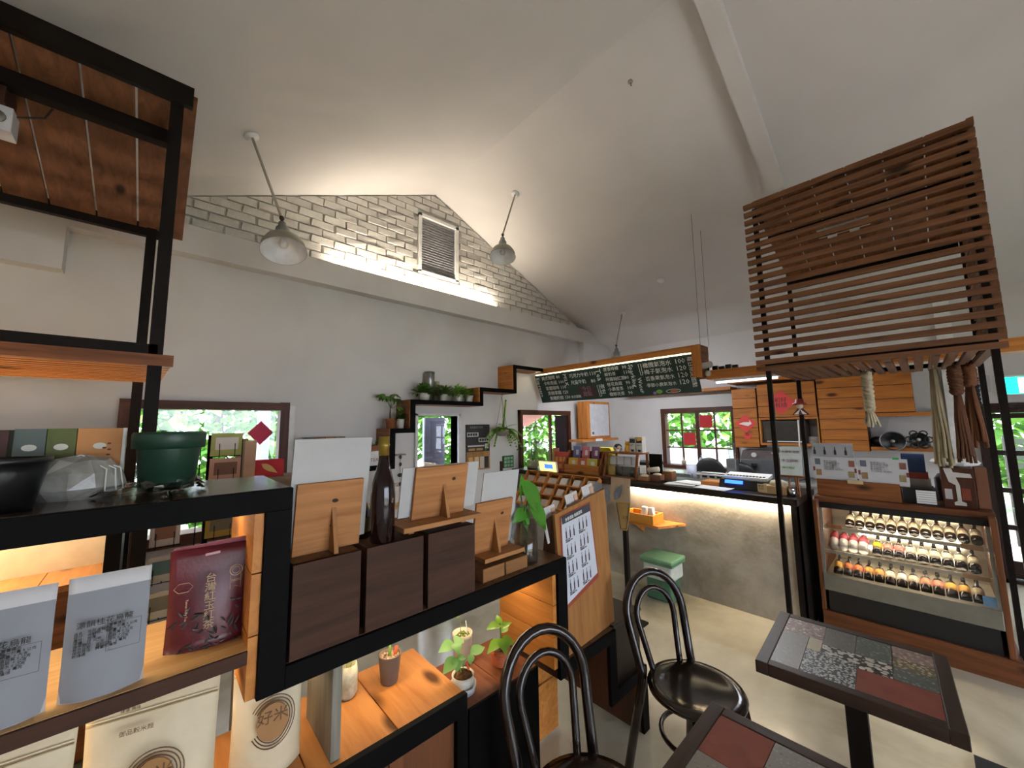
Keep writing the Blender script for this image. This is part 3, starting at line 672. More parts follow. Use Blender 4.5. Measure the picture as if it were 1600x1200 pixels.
# ------------------------------------------------------------------ crates, easels and bottles on the middle tier
for x0, x1, lab in ((.285, .465, 'dark wooden crate on the middle tier, next to the high step'), (.482, .672, 'dark wooden crate in the middle of three, under the tall bottle'), (.690, .885, 'dark wooden crate at the right of three on the middle tier')):
    t = thing('wooden_crate', lab, 'crate', ((x0 + x1) / 2, 1.31, 1.051), 'dark crates on the middle tier')
    build('front_panel', B(x0, x1, 1.162, 1.178, 1.051, 1.288), DARKW_X, t, bev=.0015)
    build('body', MB().box(x0 + .006, x0 + .02, 1.178, 1.46, 1.051, 1.284).box(x1 - .02, x1 - .006, 1.178, 1.46, 1.051, 1.284).box(x0 + .006, x1 - .006, 1.446, 1.46, 1.051, 1.284), DARKW_Y, t)
    build('lid', B(x0 + .002, x1 - .002, 1.165, 1.465, 1.276, 1.288), wood('#6b4a30', '#4a3120', 'Y', .5), t, bev=.001)
def easel(label, x0, x1, z0, z1, ytop, ybot, card, tray=None, strut=.10):
    t = thing('display_easel', label, 'easel', ((x0 + x1) / 2, ybot, z0), 'wooden display easels seen from behind')
    d = Vector((0, ytop - ybot, z1 - z0)); nrm = Vector((0, -(z1 - z0), ytop - ybot)).normalized()
    def sl(a, b, za, zb, th, off):
        p = [Vector((a, ybot, z0)) + d * za + nrm * off, Vector((b, ybot, z0)) + d * za + nrm * off, Vector((b, ybot, z0)) + d * zb + nrm * off, Vector((a, ybot, z0)) + d * zb + nrm * off]
        return MB().prism(p, -nrm * th)
    build('back_board', sl(x0, x1, 0, 1, .012, 0), BOARD_Z, t, bev=.001)
    for ku, kv in ((.56, .72), (.55, .36), (.8, .55))[:2 if x0 < .5 else 1]:
        kc = Vector((x0 + (x1 - x0) * (ku if x0 < .5 else .72), ybot, z0)) + d * kv + nrm * .0006; kx = Vector((1, 0, 0)); ky = d.normalized()
        build('knot', MB().prism([kc + kx * .0085 * math.cos(i * PI / 6) + ky * .006 * math.sin(i * PI / 6) for i in range(12)], nrm * .0004), M('#3a2014', .7), t)
    a, b, za, zb = card; build('white_card', sl(a, b, za, zb, .005, -.014), PAPERG, t)
    xm = x0 + (x1 - x0) * .52
    s = MB().prism([Vector((xm, ybot, z0)) + nrm * .004, Vector((xm, ybot, z0)) + nrm * (.055) , Vector((xm, ybot, z0)) + d * .62 + nrm * .001, Vector((xm, ybot, z0)) + d * .62], (.012, 0, 0))
    build('strut', s, wood('#b07a48', '#8a5a30', 'Z', .6, False), t)
    if tray:
        a, b = tray
        build('tray', MB().box(a, b, ybot - .075, ybot + .05, z0 - .016, z0), wood('#b07a48', '#8a5a30', 'X', .6, False), t, bev=.001)
        build('foot', MB().box(a + .04, a + .06, ybot - .03, ybot + .04, z0 - .034, z0 - .016).box(b - .06, b - .04, ybot - .03, ybot + .04, z0 - .034, z0 - .016), wood('#b07a48', '#8a5a30', 'X', .6, False), t)
    return t
easel('brown display easel holding a tall white board, beside the high step', .298, .485, 1.288, 1.49, 1.205, 1.235, (.285, .505, .1, 1.62))
easel('brown display easel on a raised tray holding white paper, right of the tall bottle', .665, .885, 1.3225, 1.505, 1.20, 1.235, (.62, .945, .06, 1.0), (.60, .915))
easel('small brown display easel holding a cream board, left of the glass vase', .945, 1.14, 1.135, 1.34, 1.225, 1.265, (.975, 1.17, .1, 1.56), (.955, 1.17))
for x0, x1, lab in ((.945, 1.055, 'small wooden block under the little easel, nearer the crates'), (1.062, 1.185, 'small wooden block under the little easel, nearer the vase')):
    tag(build('wooden_block', B(x0, x1, 1.19, 1.33, 1.051, 1.101), wood('#97683d', '#6c4726', 'X', .6, False), None, bev=.002), lab, 'block', 'wooden blocks under the little easel')
# tall dark bottle
BOT = M('#17110f', .12, 0, .1, 8, None, .6)
t = thing('tall_bottle', 'tall dark wine-red bottle with a gold neck seal on the crate', 'bottle', (.545, 1.20, 1.289))
build('glass_body', MB().lathe([(.034, 1.289), (.038, 1.293), (.038, 1.43), (.034, 1.47), (.022, 1.515), (.0165, 1.54), (.0155, 1.56)], 28, (.545, 1.20, 0)), mottled('dark_bottle_glass', [(.3, '#120c0c'), (.8, '#2a1214')], 3, 3, .1, 0, .001), t, True)
build('neck_seal', MB().lathe([(.0162, 1.557), (.0165, 1.585), (.0185, 1.588), (.0185, 1.592), (.0165, 1.596), (.0165, 1.618), (0, 1.6185)], 24, (.545, 1.20, 0)), M('#9a8036', .35, .6), t, True)
t = thing('small_bottle', 'short brown bottle with a pale cap standing behind the tall bottle', 'bottle', (.515, 1.285, 1.289))
build('glass_body', MB().lathe([(.021, 1.289), (.023, 1.292), (.023, 1.37), (.012, 1.405), (.011, 1.415)], 20, (.515, 1.285, 0)), M('#2a1810', .15), t, True)
build('cap', MB().lathe([(.0125, 1.414), (.0135, 1.416), (.0135, 1.445), (.011, 1.449), (0, 1.449)], 18, (.515, 1.285, 0)), M('#c8c6bd', .3, .3), t, True)
build('label', MB().lathe([(.0234, 1.31), (.0234, 1.355)], 20, (.515, 1.285, 0)), M('#7b6a3d', .6), t)
# vase with pothos cutting
LG1 = leafmat('#2f6e18', '#5da12c', .35)
t = thing('glass_vase', 'clear glass vase of water with roots and a pothos cutting', 'vase', (1.225, 1.25, 1.051))
build('glass_wall', MB().lathe([(.060, 1.051), (.062, 1.055), (.062, 1.222), (.0595, 1.222), (.0595, 1.062), (0, 1.06)], 28, (1.225, 1.25, 0)), VASEG, t, True)
build('water', MB().lathe([(.058, 1.063), (.058, 1.135), (0, 1.135)], 24, (1.225, 1.25, 0)), glassmat('water', (.9, .88, .82), 0, .1), t)
o = MB(); R_ = random.Random(2)
for k in range(14):
    a = R_.uniform(0, 2 * PI); o.tube([(1.225, 1.25, 1.14), (1.225 + .03 * math.cos(a), 1.25 + .03 * math.sin(a), 1.10), (1.225 + .05 * math.cos(a + .8), 1.25 + .05 * math.sin(a + .8), 1.075 + .02 * R_.random())], .0022, 5)
build('roots', o, M('#4b3626', .8), t)
build('stem', MB().tube([(1.22, 1.25, 1.10), (1.205, 1.25, 1.17), (1.235, 1.25, 1.26), (1.25, 1.24, 1.33)], .0035, 6).tube([(1.235, 1.25, 1.09), (1.255, 1.26, 1.16), (1.225, 1.25, 1.25), (1.20, 1.24, 1.34)], .0035, 6), M('#4c6b24', .5), t, True)
for p, d, L_, w_, bd in (((1.20, 1.24, 1.40), (.62, -.1, -.7), .23, .10, .25), ((1.205, 1.24, 1.335), (-.15, -.1, 1), .10, .04, -.15), ((1.245, 1.24, 1.30), (.55, -.2, -.6), .20, .085, .4), ((1.225, 1.25, 1.275), (-.7, -.3, -.35), .10, .055, .4), ((1.23, 1.26, 1.29), (.1, -.2, -1), .12, .05, .1)):
    build('leaf', MB().leaf(p, d, (0, -1, .35), L_, w_, bd, .25, 8), LG1, t, True)
# wine list board on the lower tier
t = thing('wine_list_board', 'slanted wooden board with a printed bottle list sheet on the low tier', 'sign board', (1.60, 1.23, .611))
KB = wood('#a8743f', '#86562b', 'Z', .6, False)
bl = [Vector((1.405, 1.172, .611)), Vector((1.83, 1.195, .611)), Vector((1.86, 1.245, 1.285)), Vector((1.395, 1.215, 1.225))]
fn = (bl[1] - bl[0]).cross(bl[3] - bl[0]).normalized()
build('front_board', MB().prism(bl, -fn * .014), KB, t, bev=.001)
build('side_board', MB().prism([bl[0] - fn * .014, bl[3] - fn * .014, bl[3] + Vector((-.01, .05, -.03)), bl[0] + Vector((-.01, .18, 0))], (.014, 0, 0)), DARKW_Z, t)
build('side_board', MB().prism([bl[1] - fn * .014, bl[2] - fn * .014, bl[2] + Vector((-.014, .05, -.02)), bl[1] + Vector((-.014, .17, 0))], (.014, 0, 0)), DARKW_Z, t)
def bq(u, v, off=.001): return bl[0] * (1 - u) * (1 - v) + bl[1] * u * (1 - v) + bl[2] * u * v + bl[3] * (1 - u) * v + fn * off
build('red_backing', MB().prism([bq(.0, .30, .0012), bq(.72, .385, .0012), bq(.66, .965, .0012), bq(.08, .97, .0012)], fn * .0006), M('#8e3a28', .7), t)
sh = build('sheet', MB().prism([bq(.05, .335, .002), bq(.695, .42, .002), bq(.635, .955, .002), bq(.10, .96, .002)], fn * .0006), M('#c3c5cc', .7, var=.03), t)
build('sheet_header', MB().prism([bq(.105, .905, .0028), bq(.64, .895, .0028), bq(.635, .955, .0028), bq(.10, .96, .0028)], fn * .0004), M('#35363c', .7), sh)
xd = (bq(.6, .9) - bq(.12, .9)); yd = bl[3] - bl[0]
text('lettering', '本季酒款 推薦選單', .018, bq(.16, .915, .0035), xd, yd, PAPER, sh)
for r_ in range(4):
    for s_ in range(2):
        for k in range(3):
            u = .16 + s_ * .25 + k * .07 + (3 - r_) * -.0 - .0; v = .79 - r_ * .125 + s_ * .012 - k * .004
            build('bottle_picture', MB().prism([bq(u + a, v + q, .0028) for a, q in ((-.011, 0), (.011, 0), (.011, .045), (.004, .06), (.004, .082), (-.004, .082), (-.004, .06), (-.011, .045))], fn * .0004), M('#3a2430', .6), sh)
        text('lettering', '梅酒 500ml\n果香微酸 $480', .009, bq(.14 + s_ * .25, .775 - r_ * .125 + s_ * .012, .003), xd, yd, INK, sh)
# ================================================================== gable wall side
LG2 = leafmat('#2f5a24', '#6d9a3a', .5); LG3 = leafmat('#4f8a2a', '#a8cf52', .5); LG4 = leafmat('#3a6b2f', '#83b04a', .5)
SOIL = mottled('soil', [(.3, '#2b1d13'), (.7, '#5a3c22')], 40, 4, .95, .6, .01)
zs = thing('zigzag_wall_shelf', 'stepped black edged wooden shelf climbing the gable wall', 'shelf', (2.6, 3.97, 1.21))
fy = 3.8
seg = [(1.50, 1.85, 1.21, 1.26, 0), (1.79, 1.85, 1.26, 1.58, 1), (1.79, 2.08, 1.58, 1.63, 0), (2.02, 2.08, 1.63, 1.895, 1), (2.02, 3.04, 1.895, 1.945, 0), (2.985, 3.04, 1.945, 2.085, 1), (2.985, 3.635, 2.085, 2.135, 0), (3.575, 3.635, 2.135, 2.435, 1), (3.575, 4.19, 2.435, 2.485, 0)]
for a, b, c, d, v in seg:
    build('steel_band', B(a, b, fy, fy + .015, c, d), STEEL, zs, bev=.001)
    build('upright' if v else 'board', B(a, b, fy + .015, 4.115, c, d), CED_Z if v else CED_Y, zs)
for x, z0, z1, mat in ((1.79, 1.26, 1.63, CED_Y), (2.02, 1.63, 1.945, CED_Y), (2.985, 1.945, 2.135, PINE_Y), (3.575, 2.135, 2.485, PINE_Y)):
    h = (z1 - z0) / 2
    for k in range(2): build('lining_board', B(x - .014, x, fy + .005, 4.115, z0 + k * h + .001, z0 + (k + 1) * h - .001), mat, zs, bev=.001)
def scatter(mb, c, r, n, L_, w_, R_, up=.6, flat=1.0):
    for _ in range(n):
        a = R_.uniform(0, 2 * PI); e = R_.uniform(-.3, 1.2); d = Vector((math.cos(a) * math.cos(e), math.sin(a) * math.cos(e), math.sin(e) * up + .15))
        p = Vector(c) + Vector((d.x * r[0], d.y * r[1], d.z * r[2])) * R_.uniform(.2, 1)
        mb.leaf(p, d + Vector((R_.uniform(-.4, .4), R_.uniform(-.4, .4), R_.uniform(-.3, .3))), (0, 0, 1), L_ * R_.uniform(.7, 1.2), w_, .35, .2, 3)
def pot_plant(name, label, loc, r0, r1, h, potmat, leafm, crown, n, L_, w_, seed, group=None, stemh=0):
    x, y, z = loc; t = thing(name, label, 'potted plant', loc, group)
    pt = build('pot', MB().lathe([(r0, z), (r1, z + h), (r1 * .92, z + h), (r1 * .88, z + h * .8), (0, z + h * .8)], 18, (x, y, 0)), potmat, t, True)
    build('soil', MB().lathe([(r1 * .88, z + h * .82), (0, z + h * .86)], 14, (x, y, 0)), SOIL, pt)
    mb = MB(); R_ = random.Random(seed); scatter(mb, (x, y, z + h + stemh), crown, n, L_, w_, R_)
    if stemh: build('stem', MB().tube([(x, y, z + h * .8), (x + .006, y, z + h + stemh * .5), (x, y, z + h + stemh + .02)], .007, 6), BARK, t, True)
    o = build('foliage', mb, leafm, t, True); o['kind'] = 'stuff'; return t
TERRA = M('#a4623c', .7); WCER = M('#c9c6bf', .45)
# money tree with separate leaves
t = thing('money_tree', 'money tree with palmate leaves in a terracotta pot on the stepped wall shelf', 'potted plant', (1.85, 3.93, 1.63))
build('pot', MB().lathe([(.042, 1.63), (.052, 1.715), (.055, 1.715), (.055, 1.735), (.049, 1.735), (.046, 1.72), (0, 1.72)], 18, (1.85, 3.93, 0)), TERRA, t, True)
build('trunk', MB().tube([(1.85, 3.93, 1.715), (1.845, 3.93, 1.78), (1.85, 3.93, 1.86)], [.012, .009, .006], 6), BARK, t, True)
R_ = random.Random(5)
for k in range(7):
    a = k * 2 * PI / 7 + .3; tip = Vector((1.85 + .08 * math.cos(a), 3.93 + .06 * math.sin(a), 1.87 + .09 * R_.uniform(0, 1.6)))
    build('leaf_stalk', MB().tube([(1.85, 3.93, 1.85), tip], .0025, 4), M('#4d6b30', .6), t)
    for j in range(5):
        b = a + (j - 2) * .6; build('leaf', MB().leaf(tip, (math.cos(b), math.sin(b), -.25 - .1 * abs(j - 2)), (0, 0, 1), .11, .045, .4, .2, 4), LG2, t, True)
pot_plant('leafy_pot', 'small leafy plant in a square white pot beside the money tree', (1.95, 3.90, 1.63), .036, .046, .10, WCER, LG4, (.06, .05, .08), 80, .055, .022, 21, None)
for x, s, n, L_, lab, lm, sd in ((2.26, 1.15, 170, .05, 'bushy succulent in the widest white bowl on the stepped wall shelf', LG2, 31), (2.52, .9, 130, .05, 'dark leafy plant in a grey pot, second along the stepped wall shelf', LG2, 32), (2.74, .95, 130, .06, 'bright green fern in a white pot, third along the stepped wall shelf', LG3, 33), (2.91, .85, 60, .045, 'small trailing plant in a white pot, against the step of the wall shelf', LG4, 34)):
    pot_plant('shelf_plant', lab, (x, 3.93, 1.945), .045 * s, .065 * s, .085, WCER, lm, (.12 * s, .09, .12), int(n * 1.3), L_ * 1.5, .028, sd, 'white potted plants on the stepped wall shelf')
t = thing('steel_canister', 'grey metal canister standing behind the shelf plants', 'canister', (2.40, 4.05, 1.945))
build('body', MB().lathe([(.06, 1.945), (.06, 2.28), (.055, 2.30), (0, 2.30)], 20, (2.40, 4.05, 0)), M('#8a8886', .3, .7), t, True)
build('lid', MB().lathe([(.062, 2.285), (.062, 2.31), (.02, 2.318), (0, 2.318)], 20, (2.40, 4.05, 0)), M('#75726f', .3, .7), t, True)
tag(build('glass_jug', MB().lathe([(.03, 1.945), (.034, 2.19), (.03, 2.20)], 16, (2.51, 4.06, 0)).tube([(2.54, 4.06, 2.17), (2.585, 4.06, 2.14), (2.57, 4.06, 2.02), (2.54, 4.06, 2.0)], .006, 6), M('#a39b7c', .3), None, True), 'slim jug with a handle beside the metal canister', 'jug')
# little box and tea carton on the lowest step
t = thing('planter_box', 'small wooden planter box with a spiky plant on the lowest wall step', 'planter', (1.66, 3.90, 1.36))
build('box', MB().box(1.60, 1.73, 3.85, 3.95, 1.41, 1.46), CED_X, t); build('stand', B(1.57, 1.76, 3.83, 3.99, 1.26, 1.405), WHITEG, t)
text('lettering', 'TEA', .05, (1.595, 3.828, 1.30), (1, 0, 0), (0, 0, 1), M('#8a5a34', .6), t)
mb = MB(); scatter(mb, (1.66, 3.90, 1.46), (.05, .03, .05), 40, .07, .012, random.Random(3)); build('foliage', mb, LG2, t, True)['kind'] = 'stuff'
# hanging fern
t = thing('hanging_fern', 'fern in a grey hanging pot below the stepped wall shelf', 'hanging plant', (3.46, 3.92, 1.50))
build('pot', MB().lathe([(.05, 1.50), (.085, 1.53), (.095, 1.59), (.088, 1.59), (.08, 1.55), (0, 1.55)], 18, (3.46, 3.92, 0)), M('#8b8378', .7), t, True)
for a in (0, 2.1, 4.2): build('cord', MB().tube([(3.46 + .09 * math.cos(a), 3.92 + .09 * math.sin(a), 1.585), (3.46, 3.92, 2.05)], .0025, 4), M('#3c342d', .8), t)
build('hook', MB().tube([(3.46, 3.92, 2.04), (3.475, 3.92, 2.06), (3.46, 3.92, 2.085)], .003, 5), STEEL, t)
R_ = random.Random(11)
for k in range(18):
    a = R_.uniform(0, 2 * PI) if k > 5 else (-.4 + k * .25); ln = R_.uniform(.2, .38); ux = Vector((math.cos(a), .55 * math.sin(a), 0)); drop = R_.uniform(.1, .9)
    pts = [Vector((3.46, 3.92, 1.58)) + ux * (ln * s) + Vector((0, 0, .16 * s - drop * .55 * s * s)) for s in (0, .25, .5, .75, 1)]
    if k == 17: pts = [Vector((3.46 + .06 * s, 3.9, 1.58 + .42 * s)) for s in (0, .25, .5, .75, 1)]
    mb = MB().tube(pts, .0022, 4)
    for s in range(14):
        f_ = s / 14 * 4; i0 = min(3, int(f_)); p = pts[i0].lerp(pts[i0 + 1], f_ - i0); tg = (pts[i0 + 1] - pts[i0]).normalized()
        for sg in (-1, 1): mb.leaf(p, tg * .6 + tg.cross(Vector((0, 0, 1))) * sg, (0, 0, 1), .085 * (1.1 - s / 20), .03, .3, .1, 3)
    build('frond', mb, LG3, t, True)
# poster and small frames on the wall
t = thing('wall_poster', 'tall dark poster with white boxes and pictured wooden cabinets on the white wall', 'poster', (3.19, 4.11, 1.06))
pn = build('panel', B(2.99, 3.385, 4.10, 4.119, 1.06, 1.66), M('#2c2b2e', .6), t)
build('wood_picture', B(2.99, 3.385, 4.097, 4.10, 1.06, 1.30), wood('#b08350', '#8a5d31', 'Z', .6), t)
for a, b, c, d in ((3.0, 3.19, 1.50, 1.555), (3.19, 3.37, 1.425, 1.48), (3.01, 3.29, 1.365, 1.385), (3.30, 3.36, 1.335, 1.40)): build('white_box', B(a, b, 4.097, 4.10, c, d), M('#c9c7c4', .7), pn)
text('lettering', '■■■■', .045, (3.005, 4.0955, 1.512), (1, 0, 0), (0, 0, 1), INK, pn); text('lettering', '■■■■', .045, (3.20, 4.0955, 1.438), (1, 0, 0), (0, 0, 1), INK, pn)
text('lettering', '老倉庫茶文化展', .032, (3.04, 4.0955, 1.61), (1, 0, 0), (0, 0, 1), M('#8e8d8f', .7), pn)
for a, col in ((3.02, '#d0a060'), (3.12, '#cdb58a'), (3.21, '#b9aea0'), (3.29, '#23201f')): build('pictured_door', B(a, a + .07, 4.0945, 4.097, 1.075, 1.23), M(col, .6), t)
for k in range(2): build('pictured_bag', B(3.02 + k * .13, 3.13 + k * .13, 4.0945, 4.097, 1.315, 1.345), M('#b08a55', .6), t)
t = thing('letter_block_plate', 'small green framed plate of letter blocks on the white wall', 'sign', (3.73, 4.10, 1.04))
build('frame', B(3.63, 3.83, 4.095, 4.118, 1.04, 1.21), M('#2f5a35', .6), t)
for i in range(3):
    for j in range(3): build('block', B(3.645 + i * .06, 3.69 + i * .06, 4.09, 4.096, 1.055 + j * .05, 1.092 + j * .05), M('#8db88f', .6), t)
tag(build('wood_plaque', B(3.585, 3.625, 4.10, 4.118, .98, 1.14), DARKW_Z, None), 'small dark wooden plaque left of the green frame', 'plaque')
t = thing('hanging_charms', 'string of small black hanging charms on the wall left of the garden door', 'ornament', (2.06, 4.09, .92))
build('string', MB().tube([(2.06, 4.10, 1.33), (2.06, 4.10, .92)], .002, 4), INK, t)
for k, z in enumerate((1.30, 1.22, 1.10, 1.0)): build('charm', MB().ball((2.06, 4.095, z), (.035 if k == 2 else .016, .006, .022)), BLACKP, t, True)
build('peg', B(2.0, 2.12, 4.08, 4.118, 1.32, 1.335), M('#8d8078', .7), t)
# white cabinet with a row of little cartons, hidden mostly by the white boards
tag(build('white_cabinet', MB().box(.98, 1.45, 3.80, 4.11, 0, 1.50), WHITEG, None, bev=.004), 'tall white cabinet against the gable wall behind the easels', 'cabinet')
for k, (col, lab) in enumerate((('#4c5b55', 'little grey-green carton'), ('#6d4a37', 'little brown carton'), ('#8a5f3a', 'little tan carton'), ('#68663f', 'little olive carton'))):
    x = .99 + k * .093
    t = thing('tea_carton', lab + ' with a white base on top of the white cabinet', 'carton', (x + .04, 3.9, 1.50), 'little cartons on the white cabinet')
    build('lid', B(x, x + .085, 3.86, 3.95, 1.53, 1.56), M(col, .6), t); build('base', B(x, x + .085, 3.86, 3.95, 1.50, 1.53), PAPER, t)
mb = MB()
for k in range(4): mb.leaf((1.37, 3.9, 1.505), (1, -.1 * k, .10 + .06 * k), (0, 0, 1), .2, .03, .2, .2, 5)
tag(build('leaf_sprig', mb, LG2, None, True), 'green leaf sprig lying on the white cabinet', 'sprig')
# lit side table with amber jars behind the tall bottle
t = thing('jar_stand', 'pale wooden side stand behind the bottles', 'stand', (1.8, 3.3, 0))
build('top', B(1.42, 1.98, 3.2, 3.5, .93, .96), PLKX, t)
for x in (1.45, 1.92):
    for y in (3.22, 3.45): build('leg', B(x, x + .03, y, y + .03, 0, .93), DARKW_Z, t)
for x, col, h, lab in ((1.50, '#d9822b', .13, 'amber glass jar on the pale side stand'), (1.62, '#e6e2d8', .17, 'white jar on the pale side stand'), (1.86, '#2a2321', .15, 'dark jar on the pale side stand')):
    t = thing('jar', lab, 'jar', (x, 3.33, .96)); build('body', MB().lathe([(.035, .96), (.04, .97), (.04, .96 + h * .8), (.03, .96 + h * .88)], 16, (x, 3.33, 0)), M(col, .25), t, True)
    build('lid', MB().lathe([(.033, .96 + h * .87), (.033, .96 + h), (0, .96 + h)], 16, (x, 3.33, 0)), M('#b7b2a8', .3, .5), t, True)
# ------------------------------------------------------------------ postcard rack behind the divider
rk = thing('postcard_rack', 'black wire postcard rack standing behind the divider', 'rack', (.2, 2.42, 0))
build('pole', MB().cyl((.2, 2.42, .03), (.2, 2.42, 1.62), .012, n=10), STEEL, rk, True); build('foot', MB().lathe([(.2, 0), (.2, .015), (.03, .03), (0, .03)], 20, (.2, 2.42, 0)), STEEL, rk)
wires = []
cards = []
for z in (.84, .99, 1.14, 1.28, 1.40, 1.52):
    for x in (.055, .255):
        wires.append((x, z))
        build('pocket', MB().tube([(x - .055, 2.31, z), (x + .055, 2.31, z)], .0018, 4).tube([(x - .03, 2.305, z + .06), (x - .03, 2.30, z - .005), (x - .03, 2.33, z - .005)], .0016, 4).tube([(x + .03, 2.305, z + .06), (x + .03, 2.30, z - .005), (x + .03, 2.33, z - .005)], .0016, 4).tube([(x, 2.31, z), (x, 2.41, z - .02)], .0025, 4), STEEL, rk)
build('side_wire', MB().tube([(-.005, 2.31, .8), (-.005, 2.31, 1.6)], .002, 4).tube([(.155, 2.31, .8), (.155, 2.31, 1.6)], .002, 4).tube([(.315, 2.31, .8), (.315, 2.31, 1.6)], .002, 4), STEEL, rk)
pc = [('#b7ad9a', 'beige'), ('#8f8d8a', 'grey'), ('#a8a49c', 'stone grey'), ('#3f7a8a', 'teal'), ('#b6b2b4', 'pale grey'), ('#a8904a', 'mustard'), ('#a9b1bd', 'bluish'), ('#c9b08f', 'sand'), ('#bfb9ae', 'ivory'), ('#c99a86', 'pinkish'), ('#b8b4a4', 'light khaki'), ('#a9ad62', 'yellow-green')]
for k, (x, z) in enumerate(wires):
    rown = ('lowest', 'second lowest', 'third lowest', 'third highest', 'second highest', 'topmost')[k // 2]; sd = 'left' if k % 2 == 0 else 'right'
    col, cn = pc[k % len(pc)]
    t = thing('postcard', '%s postcard in the %s %s pocket of the wire rack' % (cn, rown, sd), 'postcard', (x, 2.325, z), 'postcards in the wire rack')
    build('card', MB().obox((x, 2.325, z + .055), (.125 if k % 2 else .1, .003, .11), rot('X', 8)), M(col, .7), t)
    build('picture', MB().obox((x, 2.3225, z + .06), (.09 if k % 2 else .07, .002, .06), rot('X', 8)), M(('#6f6a58', '#d9d4c8', '#4a6a6e', '#d8d0b8', '#7d5a48')[k % 5], .7), t)
for x0, x1, z0, z1, col, lab in ((.345, .375, 1.36, 1.59, '#c9a184', 'pink and cream card standing at the right side of the rack'), (.30, .345, 1.36, 1.60, '#8d7a5c', 'tan folded card at the right side of the rack')):
    tag(build('folded_card', MB().obox(((x0 + x1) / 2, 2.38, (z0 + z1) / 2), (.05, .004, z1 - z0), rot('X', 6)), M(col, .7), None), lab, 'card')
tag(build('card_stand', MB().box(.38, .62, 2.50, 2.67, 0, 1.38), M('#8b7a66', .6), None, bev=.003), 'plain stand carrying the red tea packet', 'stand')
t = thing('red_packet', 'red tea packet with a gold leaf in front of the wide window', 'packet', (.47, 2.5, 1.38))
build('carton', B(.405, .545, 2.51, 2.57, 1.38, 1.475), RED, t, bev=.002); build('gold_leaf', MB().leaf((.435, 2.508, 1.455), (1, 0, -.7), (0, -1, 0), .095, .032, 0, 0, 6), M('#d9b36a', .5), t)
t = thing('red_diamond_paper', 'pinkish red diamond paper stuck on the wide gable window', 'paper decoration', (.72, 4.15, 1.55))
tag(t); build('sheet', MB().prism([(.60, 4.156, 1.61), (.70, 4.156, 1.50), (.80, 4.156, 1.61), (.70, 4.156, 1.72)], (0, .002, 0)), M('#d23a5a', .7), t)
t = thing('window_plant', 'leafy plant on the left end of the window sill', 'potted plant', (-.12, 4.0, 0))
build('stand', B(-.2, -.04, 3.88, 4.03, 0, 1.1), DARKW_Z, t); build('pot', MB().lathe([(.05, 1.1), (.065, 1.2), (.06, 1.2), (0, 1.19)], 14, (-.12, 3.95, 0)), TERRA, t, True)
mb = MB(); scatter(mb, (-.12, 3.95, 1.25), (.14, .08, .26), 90, .09, .03, random.Random(8)); build('foliage', mb, LG4, t, True)['kind'] = 'stuff'
# lit display bench at the left, behind the divider
t = thing('lit_bench', 'lit wooden display bench with a cream back panel, behind the grey pouches', 'bench', (-.6, 3.2, 0))
for k in range(5): build('top_plank', B(-1.25 + k * .218, -1.035 + k * .218, 2.93, 3.26, .87, .90), PLK, t, bev=.001)
build('back_panel', B(-1.25, -.16, 3.26, 3.29, .87, 1.35), M('#d8c7a6', .7), t); build('front', B(-1.25, -.16, 2.93, 2.96, .05, .87), CED_X, t); build('end_post', B(-.16, -.10, 2.93, 3.29, 0, 1.35), STEELM, t)
area('bench_lamp', (-.7, 3.08, 1.36), (0, 0, 0), 1.0, .02, 3, WARM2)
tag(build('light_strip', B(-1.2, -.2, 3.07, 3.09, 1.365, 1.372), emit('#ffe0b0', 6), None), 'warm light strip above the display bench', 'light strip')
t = thing('table_lamp', 'small warm table lamp on the lit bench', 'lamp', (-.72, 3.0, .90)); build('base', MB().lathe([(.06, .90), (.06, .915), (.012, .93), (.012, 1.12)], 18, (-.72, 3.0, 0)), STEEL, t, True); build('shade', MB().lathe([(.09, 1.10), (.06, 1.24)], 20, (-.72, 3.0, 0), cap=False), M('#d8c9a8', .8), t, True); build('bulb', MB().ball((-.72, 3.0, 1.16), .028), emit('#ffd9a0', 12), t, True)
_l = bpy.data.lights.new('table_lamp_bulb', 'POINT'); _l.energy = 9; _l.color = (1.0, .72, .4); _l.shadow_soft_size = .03; _lo = bpy.data.objects.new('table_lamp_bulb', _l); COL.objects.link(_lo); _lo.location = (-.72, 3.0, 1.20)
# pendant lamps: enamel shades on rods square to the ceiling
ENA = M('#8f8a7a', .4); INW = M('#e8e8ea', .35)
def lamp(label, mx, my, mz, jx, jz, axis):
    t = thing('pendant_lamp', label, 'pendant lamp', (jx, my, jz - .31), 'enamel pendant lamps')
    mt = Vector((mx, my, mz)); j = Vector((jx, my, jz)); d = (j - mt).normalized()
    build('ceiling_plate', MB().cyl(mt, mt + d * .018, .05, .045, 16), INW, t, True); build('rod', MB().cyl(mt, j, .0095, n=10), M('#a39c8e', .4), t, True)
    build('joint', MB().ball(j, .018).cyl(j, j - Vector((0, 0, .05)), .009, n=8), M('#5b5248', .4, .5), t, True)
    Rm = basis(-Vector(axis)) ; J = j + Vector(axis).normalized() * .05
    def part(nm, prof, mat, n=32): build(nm, MB().lathe(prof, n, J, Rm, cap=nm == 'neck'), mat, t, True)
    part('neck', [(.0, .005), (.026, 0), (.03, -.045), (.045, -.055), (.05, -.12), (.055, -.125)], M('#7f8482', .4), 24)
    part('shade', [(.055, -.122), (.075, -.13), (.115, -.165), (.142, -.215), (.148, -.255), (.150, -.262)], ENA)
    part('shade_lining', [(.148, -.2615), (.145, -.25), (.138, -.216), (.112, -.17), (.072, -.137), (0, -.132)], INW)
    part('bulb', [(.0, -.23), (.028, -.215), (.034, -.19), (.02, -.155), (.018, -.132)], VASEG, 16)
lamp('enamel pendant lamp at the left of the gable wall', .37, 3.14, 3.772, .587, 3.22, (.02, -.34, -1))
